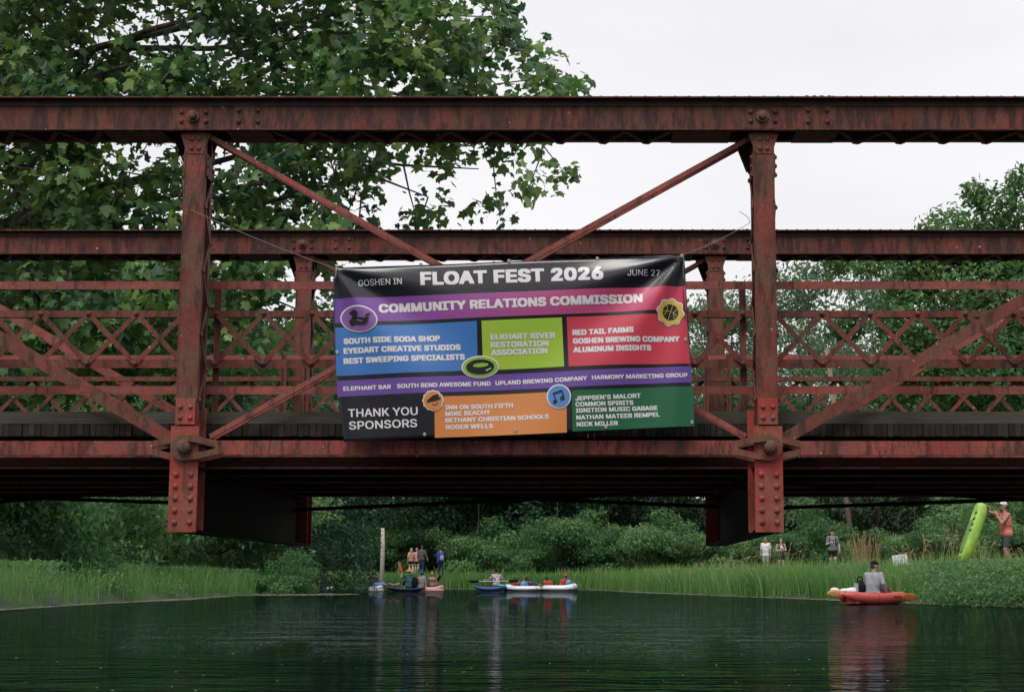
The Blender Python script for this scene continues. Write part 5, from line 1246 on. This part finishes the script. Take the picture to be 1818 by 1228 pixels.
mb = MB(); mb.box(-0.24, 0.24, -1.15, 1.15, 0.03, 0.075); mb.build("floor", P_RED, rk)
mb = MB()
for q in (-1, 1): mb.torus((q * 0.252, -0.38, 0.142), 0.146, 0.009, (0, 1, 0), 20, 6)
mb.build("strap_seam", P_BLK, rk)
P5 = person("man in grey long-sleeved shirt and dark cap seated in the red kayak, seen from behind", KR + Vector((0, 0, 0.10)), hr, SK_B, 1.82, pelvis=(0.0, -0.02, 0.13), lean=0.12, legs=seat_legs(),
            arms={'l': ((-0.27, 0.08, 0.40), (-0.22, 0.32, 0.28)), 'r': ((0.29, -0.02, 0.40), (0.28, 0.14, 0.18))}, head_yaw=-0.75, top=K_LGREY, sleeve=0.95, bottom=K_DGREY, bleg=0.5, hat='cap', hatmat=K_BLACK, hair=H_BROWN, build=1.1, shoes=K_DGREY)
def paddle(name, a, b, blade, mats, shaft, label, bl=0.40, bwid=0.10, rz=0):
    a, b = Vector(a), Vector(b); o0 = (a + b) / 2; t = thing(name, label, "paddle", o0); d = (b - a).normalized()
    mb = MB(); mb.tube([a - o0, b - o0], 0.016, 8); mb.build("shaft", shaft, t, True)
    for e, s, mt in ((a, -1, mats[0]), (b, 1, mats[1])):
        c = e - o0 + d * s * bl * 0.5; secs = []; up = Vector((0, -0.35, 1)).normalized(); sd = d.cross(up).normalized(); up = sd.cross(d)
        for i in range(9):
            tt = i / 8; w = bwid * math.sin(math.pi * (0.10 + 0.86 * tt)) ** 0.55; ring = []
            for k in range(10): an = 2 * math.pi * k / 10; ring.append(c + d * s * bl * (tt - 0.5) + up * (w * math.cos(an)) + sd * (0.012 * math.sin(an)))
            secs.append(ring)
        mb = MB(); mb.loft(secs); mb.build("blade", mt, t, True)
    return t
pl, pr = at(1498, 1054, 40.7), at(1601, 1059, 41.3)
paddle("kayak_paddle", pl, pr, None, (P_YEL, P_ORG), P_BLK, "paddle with one yellow and one orange blade lying across the red kayak", 0.46, 0.105)
bg_ = thing("cooler_bag", "black and grey bag standing behind the paddler in the red kayak", "bag", atz(1522, 40.9, 0.22), hr)
mb = MB(); mb.ell((0, 0, 0.18), (0.15, 0.12, 0.20), 14, 9); bg_b = mb.build("bag_body", K_BLACK, bg_, True)
mb = MB(); mb.box(-0.10, 0.02, -0.135, -0.10, 0.06, 0.30); mb.build("pocket", K_LGREY, bg_); mb = MB(); mb.torus((0, 0, 0.38), 0.075, 0.018, (0, 1, 0), 16, 6); mb.build("handle", K_BLACK, bg_)
tw = MB(); rng = np.random.default_rng(2)
for k in range(9): tw.ell((rng.normal(0, .16), rng.normal(0, .07), 0.03 + rng.random() * .07), (0.12, 0.09, 0.06), 10, 6)
tw_ = link("towel", remesh(tw, "towel", K_WHITE, 0.018, 2)); tw_.location = atz(1506, 40.9, 0.27); tag(tw_, "crumpled white towel on the left end of the red kayak", "towel")

# ------------------------------------------------------------------ people on the far bank
def far_person(label, u, Y, rz, sk, z=None, **kw):
    r = spot(u, Y); r.z = z if z is not None else r.z; return person(label, r, rz, sk, fine=False, **kw)
walk = {'l': ((-0.10, 0.10, 0.52), (-0.10, 0.0, 0.10)), 'r': ((0.10, 0.0, 0.50), (0.10, -0.28, 0.16))}
FZ = 0.93
far_person("blond woman in tan top and black shorts walking away along the far bank", 733, 105, R(12), SK_C, FZ, H=1.68, top=K_TAN, sleeve=0.0, bottom=K_BLACK, bleg=0.2, hair=H_BLOND, hairlen='long', legs=walk)
far_person("woman in pink top and dark shorts walking between two companions on the far bank", 742.5, 106, R(-8), SK_C, FZ, H=1.70, top=K_PINK, sleeve=0.3, bottom=K_BLACK, bleg=0.2, hair=H_BLOND, hairlen='short', legs=walk)
far_person("man in brown-grey jacket and dark jeans walking away with bags on the far bank", 751, 104.5, R(-15), SK_B, FZ, H=1.84, top=K_JACKET, sleeve=0.8, bottom=K_DENIM, bleg=1.0, hair=H_BROWN, build=1.15, arms={'r': ((0.30, -0.02, 1.16), (0.40, -0.05, 0.92))}, shoes=K_BLACK)
far_person("person in blue jacket and navy trousers walking alone on the far bank", 784, 104, R(-20), SK_C, FZ, H=1.72, top=K_BLUE, sleeve=0.9, bottom=K_NAVY, bleg=1.0, hair=H_BROWN, hairlen='curly', build=1.1, shoes=K_BLACK)
tb = thing("tote_bag", "pale shoulder bag carried by the person in the blue jacket", "bag", spot(786.8, 103.75) * 1.0)
tb.location.z = FZ; mb = MB(); mb.ell((0, 0, 1.02), (0.13, 0.07, 0.17), 12, 8); mb.build("bag_body", K_LGREY, tb, True); mb = MB(); mb.tube([(-0.06, 0, 1.15), (-0.10, 0.0, 1.42), (0.02, 0.0, 1.42), (0.06, 0, 1.15)], 0.018, 6); mb.build("strap", K_LGREY, tb)
fl = thing("marker_flag", "small orange flag on a thin stake on the far bank", "flag", spot(711, 103.5)); mb = MB(); mb.tube([(0, 0, -0.2), (0, 0, 1.25)], 0.014, 6); mb.build("stake", M_POLE, fl)
mb = MB(); mb.add([(0.0, -0.01, 1.22), (0.12, -0.03, 1.12), (0.22, 0.0, 0.72), (0.06, 0.02, 0.62), (0.0, 0.02, 1.22), (0.12, 0.0, 1.12), (0.22, 0.03, 0.72), (0.06, 0.05, 0.62)], [(0,1,2,3),(7,6,5,4),(0,4,5,1),(1,5,6,2),(2,6,7,3),(3,7,4,0)]); mb.build("cloth", P_FLAG, fl)

# ------------------------------------------------------------------ boats in the distance
def sitter(label, u, Y, rz, sk, z=0.12, **kw):
    kw.setdefault('legs', seat_legs()); kw.setdefault('pelvis', (0, 0, 0.12)); r = atz(u, Y, z)
    return person(label, r, rz, sk, fine=False, **kw)
def raft(name, u, Y, L, W, rz, mats, label, cat, r=0.17, back=None):
    """inflatable raft: tube ring with raised head end, floor, bolster"""
    t = thing(name, label, cat, atz(u, Y, 0.0), rz); secs = []
    mb = MB(); n = 30; m = 10; vs = []; fs = []
    for i in range(n):
        a = 2 * math.pi * i / n; cx = math.copysign(abs(math.cos(a)) ** 0.7, math.cos(a)) * (L / 2 - r); cy = math.copysign(abs(math.sin(a)) ** 0.7, math.sin(a)) * (W / 2 - r); zz = r * 0.75 + 0.10 * max(0, math.cos(a)) ** 2
        o = Vector((math.cos(a) / L, math.sin(a) / W, 0)).normalized()
        for k in range(m): b = 2 * math.pi * k / m; vs.append((cx + o.x * r * math.cos(b), cy + o.y * r * math.cos(b), zz + r * math.sin(b)))
    for i in range(n):
        for k in range(m): fs.append((i * m + k, ((i + 1) % n) * m + k, ((i + 1) % n) * m + (k + 1) % m, i * m + (k + 1) % m))
    mb.add(vs, fs); mb.build("tube_ring", mats[0], t, True)
    mb = MB(); mb.vv = None; mb.ell((0, 0, 0.05), (L / 2 - r * 0.9, W / 2 - r * 0.9, 0.05), 20, 6); mb.build("floor", mats[1], t, True)
    mb = MB(); k = 0
    n2 = 30; vs = []; fs = []
    for i in range(n2):
        a = 2 * math.pi * i / n2; cx = math.copysign(abs(math.cos(a)) ** 0.7, math.cos(a)) * (L / 2 - r * 0.06); cy = math.copysign(abs(math.sin(a)) ** 0.7, math.sin(a)) * (W / 2 - r * 0.06)
        for z in (-0.02, 0.12): vs.append((cx * 1.01, cy * 1.01, z))
        for z in (0.12, -0.02): vs.append((cx * 0.9, cy * 0.9, z))
    for i in range(n2):
        for k in range(4): fs.append((i * 4 + k, ((i + 1) % n2) * 4 + k, ((i + 1) % n2) * 4 + (k + 1) % 4, i * 4 + (k + 1) % 4))
    mb.add(vs, fs); mb.build("lower_band", mats[2], t, True)
    for a in (0.5, 2.64, 3.64, 5.78):                                        # navy corner patches
        cx = math.copysign(abs(math.cos(a)) ** 0.7, math.cos(a)) * (L / 2 - r); cy = math.copysign(abs(math.sin(a)) ** 0.7, math.sin(a)) * (W / 2 - r)
        mb = MB(); mb.torus((cx, cy, r * 0.75 + 0.10 * max(0, math.cos(a)) ** 2), r * 0.93, r * 0.11, (-math.sin(a) * L, math.cos(a) * W, 0), 18, 6); mb.build("corner_patch", P_NAVY, t, True)
    if back is not None:
        mb = MB(); mb.cone((back[0], -back[2], back[1]), (back[0], back[2], back[1]), 0.155, 0.155, 14); mb.build("backrest", P_BLU, t, True)
    return t
raft("float_tube", 672, 88, 0.80, 1.0, R(0), (P_WHT, P_BLU, P_WHT), "white river tube with a blue backrest, closest to the drooping tree", "river tube", 0.15)
mb = MB(); mb.cone((-0.05, -0.02, 0.30), (0.36, -0.02, 0.34), 0.15, 0.15, 14); o = mb.build("backrest", P_BLU, [q for q in bpy.data.objects if q.name.startswith("float_tube")][0], True)
sitter("person in dull purple shirt sitting in the white tube, arms out, seen from behind", 666.5, 88.1, R(10), SK_B, 0.16, H=1.66, top=K_PURPLE, sleeve=0.2, bottom=K_BLACK, hair=H_BROWN, arms={'l': ((-0.36, 0.10, 0.42), (-0.42, 0.22, 0.24)), 'r': ((0.36, 0.06, 0.45), (0.46, 0.14, 0.26))})
def long_boat(name, u, Y, L, W, D, rz, mat, label, cat="kayak"):
    t = thing(name, label, cat, atz(u, Y, -0.04), rz); kayak_hull(L, W, D, 0.06, 17, 16, 0.5).build("hull", mat, t, True); return t
nb = long_boat("navy_kayak", 723, 87, 2.1, 0.72, 0.34, R(4), P_NAVY, "dark navy kayak carrying the paddler in the straw hat")
mb = MB(); mb.ell((0.44, -0.05, 0.50), (0.26, 0.10, 0.30), 14, 9); mb.build("seat_back", K_BLACK, nb, True)
sitter("person in wide straw hat and teal top seated in the dark navy kayak", 729.5, 87.0, R(20), SK_C, 0.20, H=1.80, lean=-0.10, top=K_TEAL, sleeve=0.4, bottom=K_BLACK, bleg=0.9, hair=H_BROWN, hat='straw', hatmat=K_STRAW, build=1.2, head_yaw=0.3, arms={'l': ((-0.40, 0.08, 0.50), (-0.36, 0.16, 0.74)), 'r': ((0.30, 0.06, 0.38), (0.2, 0.3, 0.3))})
gb = MB(); rng = np.random.default_rng(12)
for k in range(6): gb.ell((rng.normal(0, .18), rng.normal(0, .06), rng.random() * .08), (0.10, 0.08, 0.07), 8, 6)
gbo = link("bundle", remesh(gb, "bundle", K_PINK, 0.02, 1)); gbo.location = atz(700, 86.8, 0.30); tag(gbo, "pinkish bundle of clothes on the front of the navy kayak", "bundle")
raft("pink_raft", 766, 87.6, 1.5, 0.95, R(-3), (P_PINK, P_AQUA, P_PINK), "pink and aqua inflatable carrying three people beside the navy kayak", "raft", 0.13)
sitter("person in bright blue cap and grey top seated in the pink inflatable", 750, 87.5, R(35), SK_A, 0.14, H=1.66, lean=-0.15, top=K_LGREY, sleeve=0.0, bottom=K_TEAL, hat='beanie', hatmat=K_CAPBLUE, hair=H_BLACK, arms={'l': ((-0.34, 0.18, 0.40), (-0.38, 0.42, 0.30))})
sitter("dark-haired person leaning behind the blue cap in the pink inflatable", 755, 88.2, R(60), SK_A, 0.16, H=1.70, lean=0.1, top=K_LGREY, sleeve=0.0, bottom=K_BLACK, hair=H_BLACK, arms={'r': ((0.25, 0.2, 0.45), (0.2, 0.45, 0.36))})
sitter("woman with hair in a bun and dark bikini, bare back turned, in the pink inflatable", 770, 87.4, R(-5), SK_B, 0.12, H=1.66, bra=K_DGREY, bottom=K_BLACK, bleg=0.08, hair=H_BLOND, hairlen='bun', arms={'l': ((-0.26, 0.10, 0.36), (-0.30, 0.36, 0.30)), 'r': ((0.27, 0.10, 0.36), (0.30, 0.36, 0.30))})
paddle("black_paddle", at(776, 1031.5, 88.4), at(771, 1040, 88.3), None, (P_BLK, P_BLK), P_BLK, "black paddle blade raised at the right of the pink inflatable", 0.40, 0.12)
kb = long_boat("blue_kayak", 872, 88, 1.75, 0.85, 0.42, R(-4), P_KBLU, "blue inflatable kayak with the paddler in a floral shirt")
mb = MB(); mb.ell((0.62, 0, 0.33), (0.22, 0.28, 0.08), 14, 7); mb.build("deck_patch", P_TEALV, kb, True)
sitter("paddler with dark hair in a floral shirt seated in the blue kayak", 883, 88, R(5), SK_B, 0.26, H=1.72, top=K_FLORAL, sleeve=0.4, bottom=K_BLACK, hair=H_BLACK, hairlen='curly', build=1.1, arms={'l': ((-0.36, 0.10, 0.38), (-0.62, 0.22, 0.33)), 'r': ((0.33, 0.10, 0.36), (0.42, 0.30, 0.34))})
paddle("double_paddle", at(850, 1031.4, 87.7), at(903, 1031.0, 87.7), None, (P_BLK, P_BLK), P_WHT, "double-bladed paddle with black blades and white shaft across the blue kayak", 0.55, 0.09)
raft("white_raft", 929, 88.3, 2.0, 1.2, R(166), (P_WHT, P_TEALV, P_BLK), "white inflatable raft with teal inside and blue backrest, next to the blue kayak", "raft", 0.16, (-0.10, 0.36, 0.24))
sitter("person in red shirt lying low in the left of the white raft with teal inside", 921, 88.9, R(-15), SK_B, 0.02, H=1.66, lean=-0.8, top=K_RED, sleeve=0.4, bottom=K_BLACK, hair=H_BLACK)
sitter("brown-haired person lounging behind the blue backrest of the teal-lined raft", 935, 89.2, R(5), SK_A, 0.02, H=1.70, lean=-0.75, top=K_LGREY, sleeve=0.4, bottom=K_BLACK, hair=H_BROWN, hairlen='curly')
sitter("person with reddish brown hair at the right end of the teal-lined raft", 946, 88.9, R(-20), SK_A, 0.02, H=1.66, lean=-0.8, top=K_PURPLE, sleeve=0.3, bottom=K_NAVY, hair=H_BROWN, arms={'r': ((0.42, 0.1, 0.34), (0.62, 0.2, 0.16))})
raft("white_raft", 994, 88.4, 1.95, 1.25, R(-8), (P_WHT, P_WHT, P_BLK), "white inflatable raft with black underside, rightmost of the distant boats", "raft", 0.18, (0.52, 0.45, 0.24))
sitter("person in red life vest lying back in the left of the rightmost white raft", 977, 88.8, R(-20), SK_B, 0.06, H=1.68, lean=-0.8, top=K_RED, sleeve=0.2, bottom=K_BLACK, hair=H_BLACK)
sitter("person in orange red vest sitting at the blue backrest of the rightmost white raft", 1000, 88.7, R(25), SK_B, 0.08, H=1.70, lean=-0.55, top=K_RED, sleeve=0.2, bottom=K_BLACK, hair=H_BROWN, hat='cap', hatmat=K_RED)
wk = long_boat("white_kayak", 575, 90, 1.3, 0.7, 0.32, R(-6), P_WHT, "small white kayak half hidden behind the drooping tree")
mb = MB(); mb.ell((-0.1, 0, 0.42), (0.12, 0.12, 0.22), 12, 8); mb.build("dry_bag", P_YEL, wk, True)
